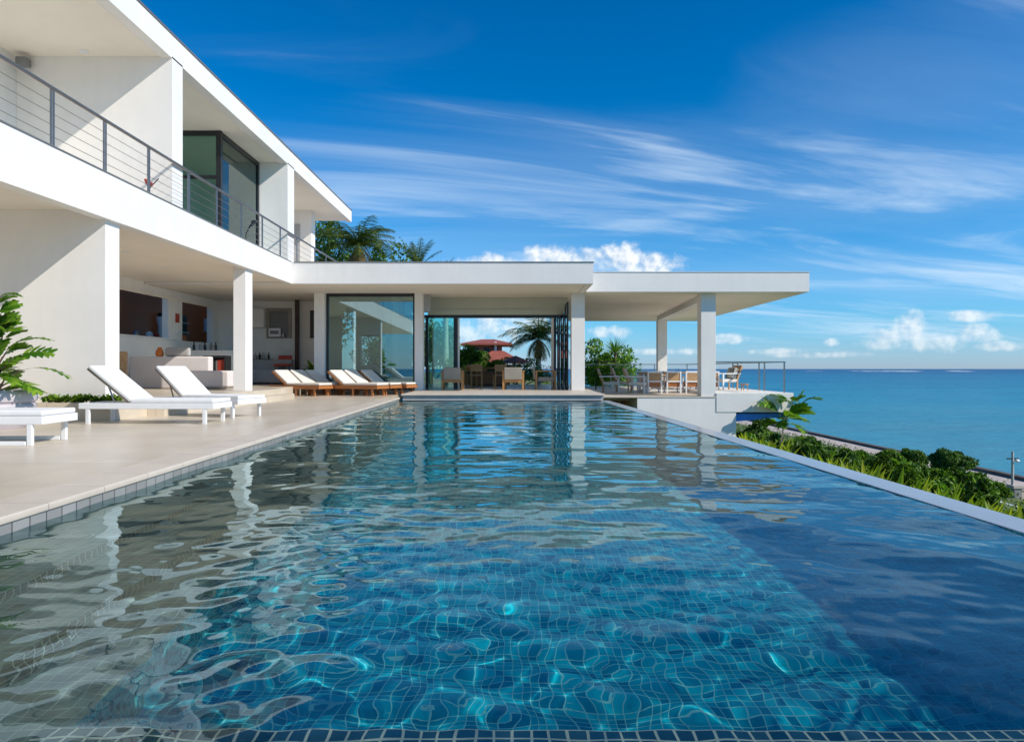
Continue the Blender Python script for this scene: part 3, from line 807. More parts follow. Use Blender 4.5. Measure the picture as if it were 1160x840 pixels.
# console with books
cs = thing('console_shelf', 'dark low shelf holding red books beside the column', 'shelf', (-9.05, 21.0, .27))
MB().box(-.05, .62, -.2, .2, .86, .92).box(-.05, 0, -.2, .2, 0, .859).box(.57, .62, -.2, .2, 0, .859).box(.001, .569, -.2, .2, .38, .42).box(.001, .569, .16, .2, .421, .859).build('carcass', 'black', cs)
rng_ = random.Random(4)
bx = -9.05+.01
for k, (m_, lb) in enumerate((('white', 'white-spined book at the end of the console row'), ('red', 'red book between the white book and the black one'), ('black', 'thick black book in the console row'), ('grey', 'thin grey book in the console row'), ('red', 'thick dark red book block closing the console row'))):
    wd = (.05, .10, .14, .05, .21)[k]; hb = .30+.02*k
    tag(B(0, wd-.006, -.12, .10, 0, hb).build('book', m_, loc=(bx, 20.98, .692)), lb, 'book', 'books on the console shelf'); bx += wd
lp = thing('serving_shelf', 'black wall shelf with small bottles on the rear wall', 'shelf', (-8.95, 25.35, 1.10))
B(-.38, .38, -.14, .14, 0, .04).build('board', 'black', lp)
for k, x in enumerate((-.25, -.1, .02, .22)):
    tag(MB().lathe([(.001, 0), (.04, 0), (.045, .12), (.015, .18), (.018, .24)], 12).build('bottle', 'black' if k % 2 else 'steel', smooth=True, loc=(-8.95+x, 25.33, 1.14)),
        ('dark squat bottle', 'black bottle next to the wall', 'steel flask', 'tall black bottle')[k]+(' at the window end of the black shelf', ' second along the black shelf', ' third along the black shelf', ' at the post end of the black shelf')[k], 'bottle', 'bottles on the black wall shelf')
po = MB().lathe([(.001, 0), (.30, .02), (.40, .20), (.38, .40), (.22, .50), (.001, .52)], 18).build('pouf', 'brownwood', smooth=True, loc=(-9.1, 23.5, .27)); tag(po, 'round brown pouf in front of the grey sofa', 'pouf')
dk = thing('bar_counter', 'pale low bar counter with a row of small bottles behind the corner sofa', 'counter', (-9.6, 22.2, .27))
MB().box(-.75, .75, -.25, .25, 0, 1.05).box(-.79, .79, -.29, .29, 1.051, 1.10).build('body', 'inner', dk)
for k in range(5):
    tag(MB().lathe([(.001, 0), (.04, 0), (.045, .14), (.02, .2), (.02, .27)], 12).build('bottle', ('black', 'steel', 'black', 'grey', 'black')[k], smooth=True, loc=(-9.95+k*.17, 22.1+.05*(k % 2), 1.371)),
        'small dark bottle among those on the pale bar counter', 'bottle', 'bottles on the pale bar counter')
rc = thing('side_chair', 'red wooden side chair standing by the dark brown post', 'chair', (-8.0, 24.7, .27))
B(-.26, .26, -.22, .22, .62, .70).build('seat', 'red', rc, bevel=.01)
B(-.24, .24, .2, .24, .72, 1.0).build('backrest', 'red', rc, bevel=.01)
for x in (-.22, .18):
    for y in (-.2, .16): B(x, x+.035, y, y+.035, 0, .62).build('leg', 'taupe', rc)
cf = thing('coffee_machine', 'pale coffee machine standing on the rear window sill', 'appliance', (-8.52, 25.38, 1.945))
B(-.22, .22, -.06, .08, 0, .32).build('body', 'white', cf, bevel=.03)
MB().lathe([(.001, 0), (.07, 0), (.07, .12), (.001, .13)], 14, (.30, 0, 0)).build('jug', 'steel', cf, smooth=True)
B(-.15, .15, -.075, -.061, .1, .22).build('front_panel', 'grey', cf)
tw = thing('floor_lamp', 'white tapering lamp column inside the wide kitchen opening', 'lamp', (-11.6, 23.4, 1.66))
MB().lathe([(.12, .0), (.12, .55), (.17, .8), (.17, .86)], 20).build('column', 'white', tw, smooth=True)
MB().lathe([(.12, -1.38), (.12, -1.37), (.12, 0)], 16).build('base', 'grey', tw, smooth=True)
tl = thing('table_lamp', 'pale lamp shade in the narrow kitchen opening', 'lamp', (-11.6, 26.9, 1.98))
MB().lathe([(.14, .22), (.13, .72)], 18).build('shade', 'white', tl, smooth=True)
MB().lathe([(.10, -1.70), (.10, -1.65), (.03, -1.5), (.03, .22)], 14).build('base', 'steel', tl, smooth=True)
kc = thing('kitchen_counter', 'dark kitchen counter behind the long opening', 'counter', (-11.7, 22.4, .27))
B(-.3, .3, -1.6, 4.6, .0, 1.36).build('body', 'brownwood', kc); B(-.34, .34, -1.62, 4.62, 1.361, 1.40).build('top', 'dark', kc)
for k, (y, m_, lb) in enumerate(((21.7, 'steel', 'round steel pot at the near end of the kitchen counter'), (22.3, 'white', 'white jar beside the steel pot on the kitchen counter'), (22.9, 'red', 'red canister next to the lamp column on the kitchen counter'), (24.6, 'orange', 'orange bowl in front of the dark kitchen cupboard'))):
    tag(MB().lathe([(.001, 0), (.10, 0), (.12, .1), (.10, .26), (.05, .30), (.001, .31)], 16).build('jar', m_, smooth=True, loc=(-11.55+.1*(k % 2), y, 1.671)), lb, 'jar', 'jars on the kitchen counter')
tag(B(0, .02, -.12, .12, -.14, .14).build('wall_picture', 'red', loc=(-10.598, 22.35, 2.4)), 'small plain red square hung on the kitchen wall pier', 'picture')
tag(MB().lathe([(.001, 0), (.10, 0), (.10, .025), (.001, .04)], 18).build('wall_dial', 'white', smooth=True, loc=(-10.6, 22.4, 1.98)), 'round white dial on the kitchen wall pier below the red square', 'dial').rotation_euler = (0, PI/2, 0)

# ------------------------------------------------------------------ open room furniture


def armchair(label, loc, rz, canvas=True):
    t = thing('armchair', label, 'armchair', loc, rz, 'wooden armchairs in the open room')
    for x in (-.36, .30):
        for y in (-.34, .30): B(x, x+.06, y, y+.06, 0, .60).build('leg', 'oak', t, bevel=.006)
    for x in (-.37, .29): B(x, x+.08, -.36, .38, .601, .64).build('armrest', 'oak', t, bevel=.008)
    MB().box(-.299, .299, -.33, -.28, .24, .34).box(-.299, .299, .29, .34, .24, .34).build('seat_rail', 'oak', t)
    B(-.29, .29, -.275, .285, .27, .42).build('seat_cushion', 'taupe', t, bevel=.03)
    B(-.29, .29, .24, .32, .38, .78, mtx=Matrix.Translation((0, .05, 0)) @ Matrix.Rotation(R(-7), 4, 'X')).build('backrest', 'taupe', t, bevel=.02)
    return t


armchair('oak armchair with taupe canvas beside the teal glass pane', (PX(513, 23.9), 24.0-.05, .1), R(180))
armchair('oak armchair with taupe canvas in the middle of the open room', (PX(582, 23.9), 23.95, .1), R(176))
armchair('oak armchair turned sideways near the folded glass doors', (PX(618, 24.2), 24.1, .1), R(90))
dt = thing('dining_table', 'long wooden dining table in the open room', 'table', (PX(545, 27), 27, .1))
B(-.95, .95, -.45, .45, .70, .75).build('top', 'teak', dt, bevel=.006)
for x in (-.88, .80):
    for y in (-.4, .32): B(x, x+.08, y, y+.08, 0, .70).build('leg', 'darkwood', dt)
sbd = thing('sideboard', 'low wooden sideboard behind the dining table in the open room', 'sideboard', (PX(553, 28.6), 28.8, .1))
B(-.75, .75, -.2, .25, 0, .62).build('body', 'darkwood', sbd)
for k in range(3): B(-.72+k*.49, -.26+k*.49, -.225, -.2, .06, .58).build('door', 'brownwood', sbd)
c1 = dchair_oak = thing('dining_chair', 'oak dining chair drawn up at the pool side of the indoor table', 'chair', (PX(540, 26.3), 26.3, .1), PI)
for x in (-.22, .17):
    for y in (-.22, .17): B(x, x+.05, y, y+.05, 0, .44 if y < 0 else .86).build('leg', 'oak', c1)
B(-.22, .22, -.22, .22, .441, .48).build('seat', 'tan', c1); B(-.169, .169, .18, .21, .60, .86).build('back_panel', 'oak', c1)
dup(c1, (PX(566, 26.3), 26.35, .1), PI+.2, 'oak dining chair at the end of the indoor table nearest the folded doors')
dup(c1, (PX(534, 27.7), 27.75, .1), 0, 'oak dining chair on the garden side of the indoor table')
st = thing('stool', 'small dark bar stool standing by the folded glass doors', 'stool', (PX(636, 25.6), 25.6, .1))
MB().lathe([(.17, .66), (.18, .72)], 16).build('seat', 'black', st)
for a in range(4): MB().tube([(.12*math.cos(a*PI/2+.7), .12*math.sin(a*PI/2+.7), .66), (.19*math.cos(a*PI/2+.7), .19*math.sin(a*PI/2+.7), 0)], .014, 6).build('leg', 'black', st)

# ------------------------------------------------------------------ terrace dining set
FT = -.09
dt = thing('dining_table', 'long white-legged wooden dining table on the sea terrace', 'table', (6.3, 27.2, FT))
B(-1.4, 1.4, -.5, .5, .70, .76).build('top', 'tan', dt, bevel=.008)
for x in (-1.35, 1.26):
    for y in (-.46, .37): B(x, x+.09, y, y+.09, 0, .70).build('leg', 'white', dt)
B(-1.3, 1.3, -.3, .3, .02, .10).build('foot_rail', 'white', dt)


def dchair(label, loc, rz):
    t = thing('dining_chair', label, 'chair', loc, rz, 'white-framed chairs round the terrace table')
    for x in (-.27, .22):
        B(x, x+.05, .22, .27, 0, .80).build('leg', 'white', t); B(x, x+.05, -.27, -.22, 0, .62).build('leg', 'white', t)
        B(x, x+.05, -.219, .219, .58, .62).build('armrest', 'white', t)
    MB().box(-.219, .219, .225, .265, .74, .80).box(-.219, .219, .225, .265, .40, .45).build('frame', 'white', t)
    B(-.219, .219, .235, .255, .451, .739).build('back_panel', 'tan', t)
    B(-.219, .219, -.26, .22, .22, .43).build('seat', 'teak', t, bevel=.01)
    return t


c0 = dchair('white-framed chair with its back to the pool, first along the terrace table', (5.25, 26.2, FT), PI)
for k, x in enumerate((5.95, 6.65, 7.35)):
    dup(c0, (x, 26.2, FT), PI, ('white-framed chair with its back to the pool, second along the terrace table', 'white-framed chair with its back to the pool, hidden partly by the front column', 'white-framed chair with its back to the pool, last along the terrace table')[k])
for k, x in enumerate((5.3, 6.3, 7.3)):
    dup(c0, (x, 28.2, FT), 0, ('white-framed chair on the sea side of the table, nearest the big shrub', 'white-framed chair on the sea side at the middle of the table', 'white-framed chair on the sea side of the table, nearest the railing corner')[k])


def slope_chair(label, loc, rz):
    t = thing('lounge_chair', label, 'chair', loc, rz, 'tan lounge chairs on the terrace')
    m1 = Matrix.Translation((0, .28, .36)) @ Matrix.Rotation(R(-22), 4, 'X')
    B(-.29, .29, -.04, .04, 0, .58, mtx=m1).build('backrest', 'tan', t, bevel=.02)
    B(-.29, .29, -.32, .30, .28, .40).build('seat', 'cream', t, bevel=.03)
    for x in (-.30, .25):
        B(x, x+.05, -.32, -.27, 0, .58).build('leg', 'white', t); B(x, x+.05, .26, .31, 0, .36).build('leg', 'tan', t)
        B(x, x+.05, -.32, .42, .581, .62).build('armrest', 'white', t)
    return t


s0 = slope_chair('tan sloping lounge chair closest to the big shrub beside the terrace', (3.72, 26.6, FT), R(80))
dup(s0, (4.35, 27.3, FT), R(75), 'tan sloping lounge chair behind the one closest to the shrub')
dup(s0, (4.62, 26.0, FT), R(70), 'tan sloping lounge chair between the shrub and the dining table')
pc = slope_chair('sloping lounge chair with black and white cushion at the railing end', (7.95, 26.2, .021), R(-75))
B(-.24, .24, -.1, .1, 0, .42, mtx=Matrix.Translation((0, .16, .42)) @ Matrix.Rotation(R(-22), 4, 'X')).build('cushion', brick('black_white_check', (.75, .75, .72), (.02, .02, .02), (.6, .5, .3), .09, .07, .004, .8, off=.5), pc, bevel=.05, seg=3)
tb = thing('side_table', 'little round wooden stool by the terrace railing corner', 'stool', (8.35, 25.4, .021))
MB().lathe([(.16, .20), (.17, .24), (.001, .245)], 16).build('top', 'oak', tb)
for a in range(3): MB().tube([(.1*math.cos(a*2.1), .1*math.sin(a*2.1), .2), (.14*math.cos(a*2.1), .14*math.sin(a*2.1), 0)], .015, 6).build('leg', 'oak', tb)
for k, (x, y) in enumerate(((5.6, 27.0), (6.4, 27.35), (7.2, 27.1))):
    tag(MB().lathe([(.001, 0), (.05, 0), (.06, .14), (.055, .16)], 14).build('tumbler', 'rail_glass', smooth=True, loc=(x, y, FT+.761)), ('clear tumbler near the shrub end of the terrace table', 'clear tumbler at the middle of the terrace table', 'clear tumbler near the railing end of the terrace table')[k], 'glass', 'glasses on the terrace table')

# ------------------------------------------------------------------ vegetation


def leaf_cloud(centers, radii, n, size, seed, flat=.6, asp=.45):
    r = np.random.default_rng(seed)
    k = r.integers(0, len(centers), n)
    u = r.normal(size=(n, 3)); u /= np.linalg.norm(u, axis=1)[:, None]
    rad = r.uniform(.35, 1.0, n)**.5
    p = centers[k]+u*radii[k]*rad[:, None]
    nrm = u*flat+r.normal(size=(n, 3))*.6+np.array([0, 0, .5]); nrm /= np.linalg.norm(nrm, axis=1)[:, None]
    t = r.normal(size=(n, 3)); t -= (t*nrm).sum(1)[:, None]*nrm; t /= np.linalg.norm(t, axis=1)[:, None]
    b = np.cross(nrm, t)
    s = size*r.uniform(.6, 1.3, n)[:, None]
    V = np.stack([p-t*s*.5, p+b*s*asp*.5+nrm*s*.08, p+t*s*.5-nrm*s*.1, p-b*s*asp*.5+nrm*s*.08], 1).reshape(-1, 3)
    i = np.arange(n)*4
    F = np.stack([np.stack([i, i+1, i+2], 1), np.stack([i, i+2, i+3], 1)], 1).reshape(-1, 3)
    return V, F


def crown_pts(rx, ry, rz, z0, nc, seed, cr=.38):
    r = np.random.default_rng(seed)
    u = r.normal(size=(nc, 3)); u /= np.linalg.norm(u, axis=1)[:, None]
    u *= r.uniform(.25, .85, nc)[:, None]
    u[:, 2] = np.abs(u[:, 2])*1.0-.15
    c = u*np.array([rx, ry, rz])+np.array([0, 0, z0])
    k = r.uniform(.6, 1.2, nc)[:, None]*cr
    return c, np.array([rx, ry, rz*.8])[None, :]*k


def shrub(name, label, cat, loc, w_, h, m='leaf', n=2600, leaf=.16, nc=16, seed=1, trunk=True, group=None, asp=.45, cr=.38):
    t = thing(name, label, cat, loc, 0, group)
    c, rad = crown_pts(w_/2, w_/2, h*.55, h*.42, nc, seed, cr)
    V, F = leaf_cloud(c, rad, n, leaf, seed+7, asp=asp)
    q_ = h/np.quantile(V[:, 2], .995); V[:, 2] = np.maximum(V[:, 2]*q_, .01); c = c*np.array([1, 1, q_])
    npmesh('crown', V, F, m, t)
    tm = MB(); r = random.Random(seed)
    for k in range(5):
        q = c[k % len(c)]
        tm.tube([(r.uniform(-.05, .05), r.uniform(-.05, .05), -.15), (q[0]*.3, q[1]*.3, q[2]*.45), tuple(q)], [.035*h**.7, .024*h**.7, .008], 6)
    tm.build('trunk', 'bark', t)
    return t


def frond(V, F, base, az, L, e0, droop, nl=26, ll=.5, lw=.035, fold=.5, seed=0, lobed=False, roll=0.0):
    """a pinnate leaf: arched midrib with leaflets down both sides"""
    r = np.random.default_rng(seed)
    d = np.array([math.cos(az), math.sin(az), 0]); side = np.array([-math.sin(az), math.cos(az), 0]); up = np.array([0, 0, 1.])
    pts = []; p = np.array(base, float); e = e0
    for k in range(nl+1):
        pts.append(p.copy()); p = p+(d*math.cos(e)+up*math.sin(e))*L/nl; e -= droop/nl
    side = side*math.cos(roll)+(up*math.cos(e0)-d*math.sin(e0))*math.sin(roll)
    for k in range(nl):                                   # midrib
        t = pts[k+1]-pts[k]; wv = side*(.018*L*(1-k/nl*.8))
        o = len(V); V += [pts[k]-wv, pts[k]+wv, pts[k+1]+wv*.95, pts[k+1]-wv*.95]; F.append((o, o+1, o+2)); F.append((o, o+2, o+3))
    for k in range(2, nl):
        s = k/nl; t = pts[k]-pts[k-1]; t = t/np.linalg.norm(t)
        prof = math.sin(PI*min(1, s*.92+.06))**.6
        for sg in (-1, 1):
            l = ll*prof*r.uniform(.85, 1.1)
            out = side*sg*.8+t*.65-up*(fold*.5+r.uniform(-.1, .25))*(1 if not roll else .3); out = out/np.linalg.norm(out)
            wv = t*lw*(1+.3*r.normal()*.3)
            tip = pts[k]+out*l-up*l*.12
            mid = pts[k]+out*l*.5
            o = len(V)
            if lobed:
                V += [pts[k]-wv*.8, pts[k]+wv*.8, mid+wv*1.25, tip+wv*.25, mid-wv*1.0]
                F += [(o, o+1, o+2), (o, o+2, o+4), (o+4, o+2, o+3)]
            else:
                V += [pts[k]-wv*.6, pts[k]+wv*.6, mid+wv*.6, tip, mid-wv*.6]
                F += [(o, o+1, o+2), (o, o+2, o+4), (o+4, o+2, o+3)]


def blade(V, F, base, az, L, W, e0, droop, nseg=6, twist=0.0):
    d = np.array([math.cos(az), math.sin(az), 0]); side = np.array([-math.sin(az), math.cos(az), 0]); up = np.array([0, 0, 1.])
    p = np.array(base, float); e = e0; o = len(V)
    for k in range(nseg+1):
        s = k/nseg; wv = W*.5*(math.sin(PI*min(.98, s*.8+.2))**.7)*(1 if k < nseg else .05)
        nrm = up*math.cos(e)-d*math.sin(e)
        V += [p+side*wv+nrm*wv*.35, p, p-side*wv+nrm*wv*.35]
        p = p+(d*math.cos(e)+up*math.sin(e))*L/nseg; e -= droop/nseg
    for k in range(nseg):
        a = o+3*k
        F += [(a, a+1, a+4), (a, a+4, a+3), (a+1, a+2, a+5), (a+1, a+5, a+4)]


def palm(label, loc, h, L, n, seed, m='palmleaf', dry=0, lean=(0, 0), upright=False, name='palm_tree'):
    t = thing(name, label, 'palm tree', loc)
    r = np.random.default_rng(seed)
    MB().tube([(0, 0, -.3), (lean[0]*.3, lean[1]*.3, h*.5), (lean[0], lean[1], h)], [.2, .14, .13], 10).build('trunk', 'palebark', t, smooth=True)
    for kind, cnt, mm in (('crown', n, m), ('dry_frond', dry, 'dryleaf')):
        if not cnt: continue
        V = []; F = []
        for k in range(cnt):
            a = k*2.399+r.uniform(-.3, .3)
            e = (r.uniform(.95, 1.5) if upright else r.uniform(.2, 1.35)) if kind == 'crown' else r.uniform(-.9, -.2)
            frond(V, F, (lean[0], lean[1], h), a, L*r.uniform(.8, 1.1)*(1 if kind == 'crown' else .6), e, r.uniform(.4, .9) if upright else r.uniform(1.0, 1.9), 30, L*(.2 if upright else .27), .025*L/2, .6, seed*50+k)
        npmesh(kind, V, F, mm, t)
    return t


gz = lambda x, y: float(ground(x, y))
# behind the upper storey
palm('tall palm with arching fronds rising behind the upper storey roof end', (-8.05, 37, -.3), 7.5, 2.6, 34, 3, dry=12)
c = P(372, 262, 40); shrub('broadleaf_tree', 'dark round-crowned tree between the upper storey and the palm', 'tree', (c.x, 40, -.4), 4.2, 9.6, 'darkleaf', 6500, .24, 22, 21)
c = P(436, 292, 41); shrub('broadleaf_tree', 'low leafy tree showing just over the lower roof beside the palm', 'tree', (c.x, 41, -.4), 3.8, PZ(277, 41)+.4, 'leaf', 5200, .24, 20, 22)
palm('young palm with stiff upright fronds behind the lower roof edge', (PX(473, 37), 37, -.3), 6.2, 1.8, 13, 9, upright=True)
palm('small palm tip peeping over the lower roof, farthest from the upper storey', (PX(505, 38), 38, -.3), 6.15, 1.0, 8, 12, upright=True)
# seen through the open room
shrub('hedge_bush', 'sunlit green hedge bush seen through the room behind the big window', 'bush', (-6.6, 36, -.4), 3.2, 2.9, 'leaf', 5200, .14, 24, 46)
ib = thing('bench', 'long dark bench inside the room behind the big window', 'bench', (-4.7, 26.2, .1))
B(-.6, .6, -.2, .2, .40, .46).build('seat', 'dark', ib)
for x in (-.55, .5): B(x, x+.05, -.18, .18, 0, .40).build('leg', 'dark', ib)
ip = thing('potted_plant', 'leafy indoor plant in a grey pot behind the big window', 'potted plant', (-4.6, 25.2, .1))
V = []; F = []; r = np.random.default_rng(95)
for j in range(40): blade(V, F, (0, 0, .45), j*2.399, r.uniform(.4, .9), .13, r.uniform(.5, 1.45), .9, 5)
npmesh('foliage', V, F, 'brightleaf', ip); MB().lathe([(.001, 0), (.16, 0), (.21, .42), (.18, .42), (.17, .38), (.001, .38)], 18).build('pot', 'greysofa', ip, smooth=True)
palm('shaggy palm framed by the open room doorway next to the folded doors', (PX(610, 37), 37, -.4), 2.75, 2.1, 34, 31, dry=8)
shrub('shrub', 'bushy green shrub in a planter behind the teal glass pane', 'shrub', (PX(530, 31.4), 31.9, .35), 1.3, 1.5, 'leaf', 2600, .12, 12, 41)
shrub('shrub', 'low rounded shrub beyond the dark dining table', 'shrub', (PX(560, 31.6), 32.0, .35), 1.3, .85, 'leaf', 1800, .10, 10, 42)
shrub('broadleaf_tree', 'dark tree filling the view behind the teal glass pane', 'tree', (PX(490, 40), 40, -.4), 4.2, 4.0, 'darkleaf', 4200, .2, 18, 43)
pb = B(-1.3, 1.3, -.3, .3, -.5, .5).build('planter_box', 'teak', loc=(PX(545, 31.9), 31.95, 0)); tag(pb, 'long brown planter box at the back of the open room', 'planter')
shrub('hedge_bush', 'low dark hedge bush beyond the open room under the shaggy palm', 'bush', (PX(588, 36), 36.5, -.4), 4.4, 1.75, 'darkleaf', 4200, .14, 24, 44)
shrub('hedge_bush', 'dark hedge bush beyond the open room behind the planter box', 'bush', (PX(530, 36), 36.8, -.4), 3.0, 2.1, 'leaf', 3600, .14, 20, 45)
# big shrub beside the terrace
shrub('shrub', 'large bright green shrub growing between the villa and the dining terrace', 'shrub', (PX(686, 39), 39, -1.2), 3.9, PZ(386, 39)+1.2, 'brightleaf', 7500, .19, 30, 51)
sk = thing('yucca', 'spiky yucca rosette rising out of the large terrace shrub', 'plant', (PX(697, 38.2), 38.2, -.6))
V = []; F = []; r = np.random.default_rng(8)


for k in range(60): blade(V, F, (0, 0, 2.25), k*2.399, r.uniform(.75, 1.1), .06, r.uniform(.1, 1.4), .3, 4)
npmesh('crown', V, F, 'brightleaf', sk); MB().tube([(0, 0, -.2), (0, 0, 2.3)], .07, 8).build('trunk', 'bark', sk)

# plant in the lilac pot
pt = thing('potted_plant', 'tall split-leaf plant in a round lilac pot beside the foreground lounger', 'potted plant', (-6.95, 9.45, 0))
MB().lathe([(.001, 0), (.36, 0), (.46, .14), (.50, .30), (.49, .33), (.465, .345), (.50, .37), (.51, .47), (.48, .51), (.42, .52), (.40, .47), (.001, .46)], 40).build('pot', 'lilac', pt, smooth=True)
V = []; F = []; r = np.random.default_rng(17); stm = MB()
specs = []
for k in range(60):
    k = k*34/60; a = k*2.399*60/34+r.uniform(-.2, .2); hh = .52+1.28*(k/34)+r.uniform(-.08, .08); specs.append((a, hh, r.uniform(.28, .46)*(1-.3*k/34), r.uniform(.3, 1.25), r.uniform(.05, .25)*(1-.5*k/34)))
specs += [(-.1, .95, .62, .35, .30), (.05, .78, .70, .25, .38), (-.35, .62, .60, .15, .30), (.2, 1.1, .55, .6, .2), (-.6, .70, .55, .15, .25), (-.15, .58, .5, .0, .3)]
for k, (a, hh, L, e, rr) in enumerate(specs):
    b = (rr*math.cos(a), rr*math.sin(a), hh)
    stm.tube([(.06*math.cos(a), .06*math.sin(a), .45), (rr*.4*math.cos(a), rr*.4*math.sin(a), hh*.72+.1), b], [.014, .011, .008], 6)
    frond(V, F, b, a, L, e, r.uniform(.5, 1.1), 7, .16, .046, .05, 400+k, True, r.uniform(-1, 1))
stm.tube([(0, 0, .4), (.02, .0, .9), (-.02, .02, 1.7)], [.035, .03, .02], 8)
npmesh('foliage', V, F, 'brightleaf', pt); stm.build('stem', 'bark', pt, smooth=True)
# ground cover at the foot of the end wall
for k in range(9):
    x = -7.25+k*.13
    q = thing('succulent', 'small succulent in the strip planted at the foot of the end wall', 'succulent', (x, 11.06+.02*(k % 2), .27), 0, 'succulents along the end wall')
    V = []; F = []; r = np.random.default_rng(70+k)
    for j in range(34): blade(V, F, (r.uniform(-.06, .06), r.uniform(-.05, .05), r.uniform(.0, .05)), r.uniform(0, 6.28), r.uniform(.07, .15), .05, r.uniform(.2, 1.3), .5, 3)
    npmesh('foliage', V, F, 'leaf', q); MB().tube([(0, 0, -.01), (0, 0, .05)], .015, 6).build('stem', 'bark', q)
q = thing('potted_plant', 'leafy green plant standing by the column of the big window', 'potted plant', (PX(352, 24.6), 24.7, .27))
V = []; F = []; r = np.random.default_rng(90)
for j in range(30): blade(V, F, (0, 0, .3), j*2.399, r.uniform(.35, .7), .14, r.uniform(.4, 1.4), .9, 5)
npmesh('foliage', V, F, 'brightleaf', q); MB().lathe([(.001, 0), (.14, 0), (.18, .3), (.15, .3), (.14, .27), (.001, .27)], 18).build('pot', 'greysofa', q, smooth=True)

# row of blade-leaved plants along the overflow edge


def bladeplant(seed):
    r = np.random.default_rng(seed); V = []; F = []
    for j in range(12): blade(V, F, (r.uniform(-.1, .1), r.uniform(-.1, .1), 0), r.uniform(0, 6.28), r.uniform(.6, 1.05), r.uniform(.07, .12), r.uniform(1.1, 1.5), r.uniform(.1, .7), 6)
    return V, F


protos = []
for s in range(4):
    V, F = bladeplant(200+s); protos.append(npmesh('foliage_source', V, F, 'limeleaf').data)
for o in [o for o in bpy.data.objects if o.name.startswith('foliage_source')]: bpy.data.objects.remove(o)
r = random.Random(12)
for k in range(120):
    px_ = 842+(1150-842)*(k+r.random())/120
    ey = 497+(px_-835)*.277
    D = 3.05*800/(px_-580)*r.uniform(1.2, 2.2)
    zt = PZ(ey-r.uniform(3, 20), D)
    q = thing('blade_plant', 'yellow-green blade-leaved plant in the row along the overflow edge', 'plant', (PX(px_, D), D, zt-.95), r.uniform(0, 6.28), 'blade-leaved plants along the overflow edge')
    fo = bpy.data.objects.new('foliage', protos[k % 4]); COL.objects.link(fo); fo.parent = q
    MB().tube([(0, 0, -1.6), (0, 0, .1)], .03, 5).build('stem', 'bark', q)

# shrubs down the slope, from the terrace to the shore


def slope(px, py, D, wpx, lab, m='leaf', n=2600, leaf=.22, nc=16, seed=1, name='shrub', cat='shrub', cr=.38):
    x = PX(px, D); z = gz(x, D); top = PZ(py, D); h = max(.6, top-z)
    return shrub(name, lab, cat, (x, D, z), wpx/800*D, h, m, int(n*1.6), leaf, int(nc*1.5), seed, cr=cr)


slope(1081, 511, 58, 54, 'large dark round-headed tree in front of the shore path', 'darkleaf', 12000, .24, 44, 101, 'broadleaf_tree', 'tree', .34)
slope(1037, 509, 62, 36, 'dark bush next to the round-headed tree by the shore', 'darkleaf', 3800, .28, 18, 102)
slope(1008, 510, 58, 34, 'mid-green bush between the shore bushes and the overflow edge', 'leaf', 3600, .26, 18, 103)
slope(973, 512, 48, 44, 'broad dark bush in the middle of the slope', 'darkleaf', 3800, .24, 18, 104)
slope(938, 506, 42, 32, 'small dark bush upslope near the terrace', 'darkleaf', 2800, .2, 14, 105)
slope(912, 495, 36, 34, 'leafy bush just below the white cantilever', 'leaf', 3200, .2, 16, 106)
slope(1060, 532, 42, 60, 'wide mid-green bush in front of the round-headed tree', 'leaf', 4200, .2, 20, 107)
slope(1020, 528, 36, 56, 'wide yellowish bush half way along the overflow edge', 'grassm', 3800, .18, 18, 108)
slope(1126, 546, 44, 34, 'compact green bush beside the stone gate pier', 'leaf', 3600, .2, 16, 109)
slope(1158, 584, 30, 30, 'dark bush at the foot of the stone gate pier', 'darkleaf', 2600, .14, 14, 110)
slope(975, 530, 30, 60, 'loose green bush close to the overflow edge', 'leaf', 3600, .16, 18, 111)
slope(853, 476, 27, 40, 'dark leafy bush under the cantilevered terrace', 'darkleaf', 4200, .17, 18, 112)
slope(905, 512, 24, 40, 'dense green bush below the big-leaved tree', 'leaf', 3200, .15, 16, 113)
slope(940, 526, 22, 50, 'bright bush beside the overflow edge below the terrace', 'leaf', 3200, .14, 16, 114)

band = lambda px_: np.interp(px_, [835, 865, 930, 990, 1050, 1105, 1122, 1160], [470, 476, 497, 510, 513, 520, 548, 572])
rr_ = random.Random(31)
for k in range(34):
    px_ = 846+(1120-846)*((k+rr_.random())/34); ey = 497+(px_-835)*.277
    t_ = rr_.uniform(.25, .85); D = 3.05*800/(px_-580)*rr_.uniform(1.6, 4.5)
    x = PX(px_, D); zt = PZ(ey-(ey-band(px_))*t_, D); wd = rr_.uniform(26, 46)/800*D; h = min(max(.8, zt-gz(x, D)), wd*1.1)
    shrub('shrub', 'mixed green bush on the bank between the overflow edge and the shore path', 'shrub', (x, D, zt-h), wd, h, ('leaf', 'brightleaf', 'leaf', 'darkleaf', 'grassm')[k % 5], 2600, .011*D**.85+.03, 20, 300+k, group='mixed bushes on the bank', cr=.34)

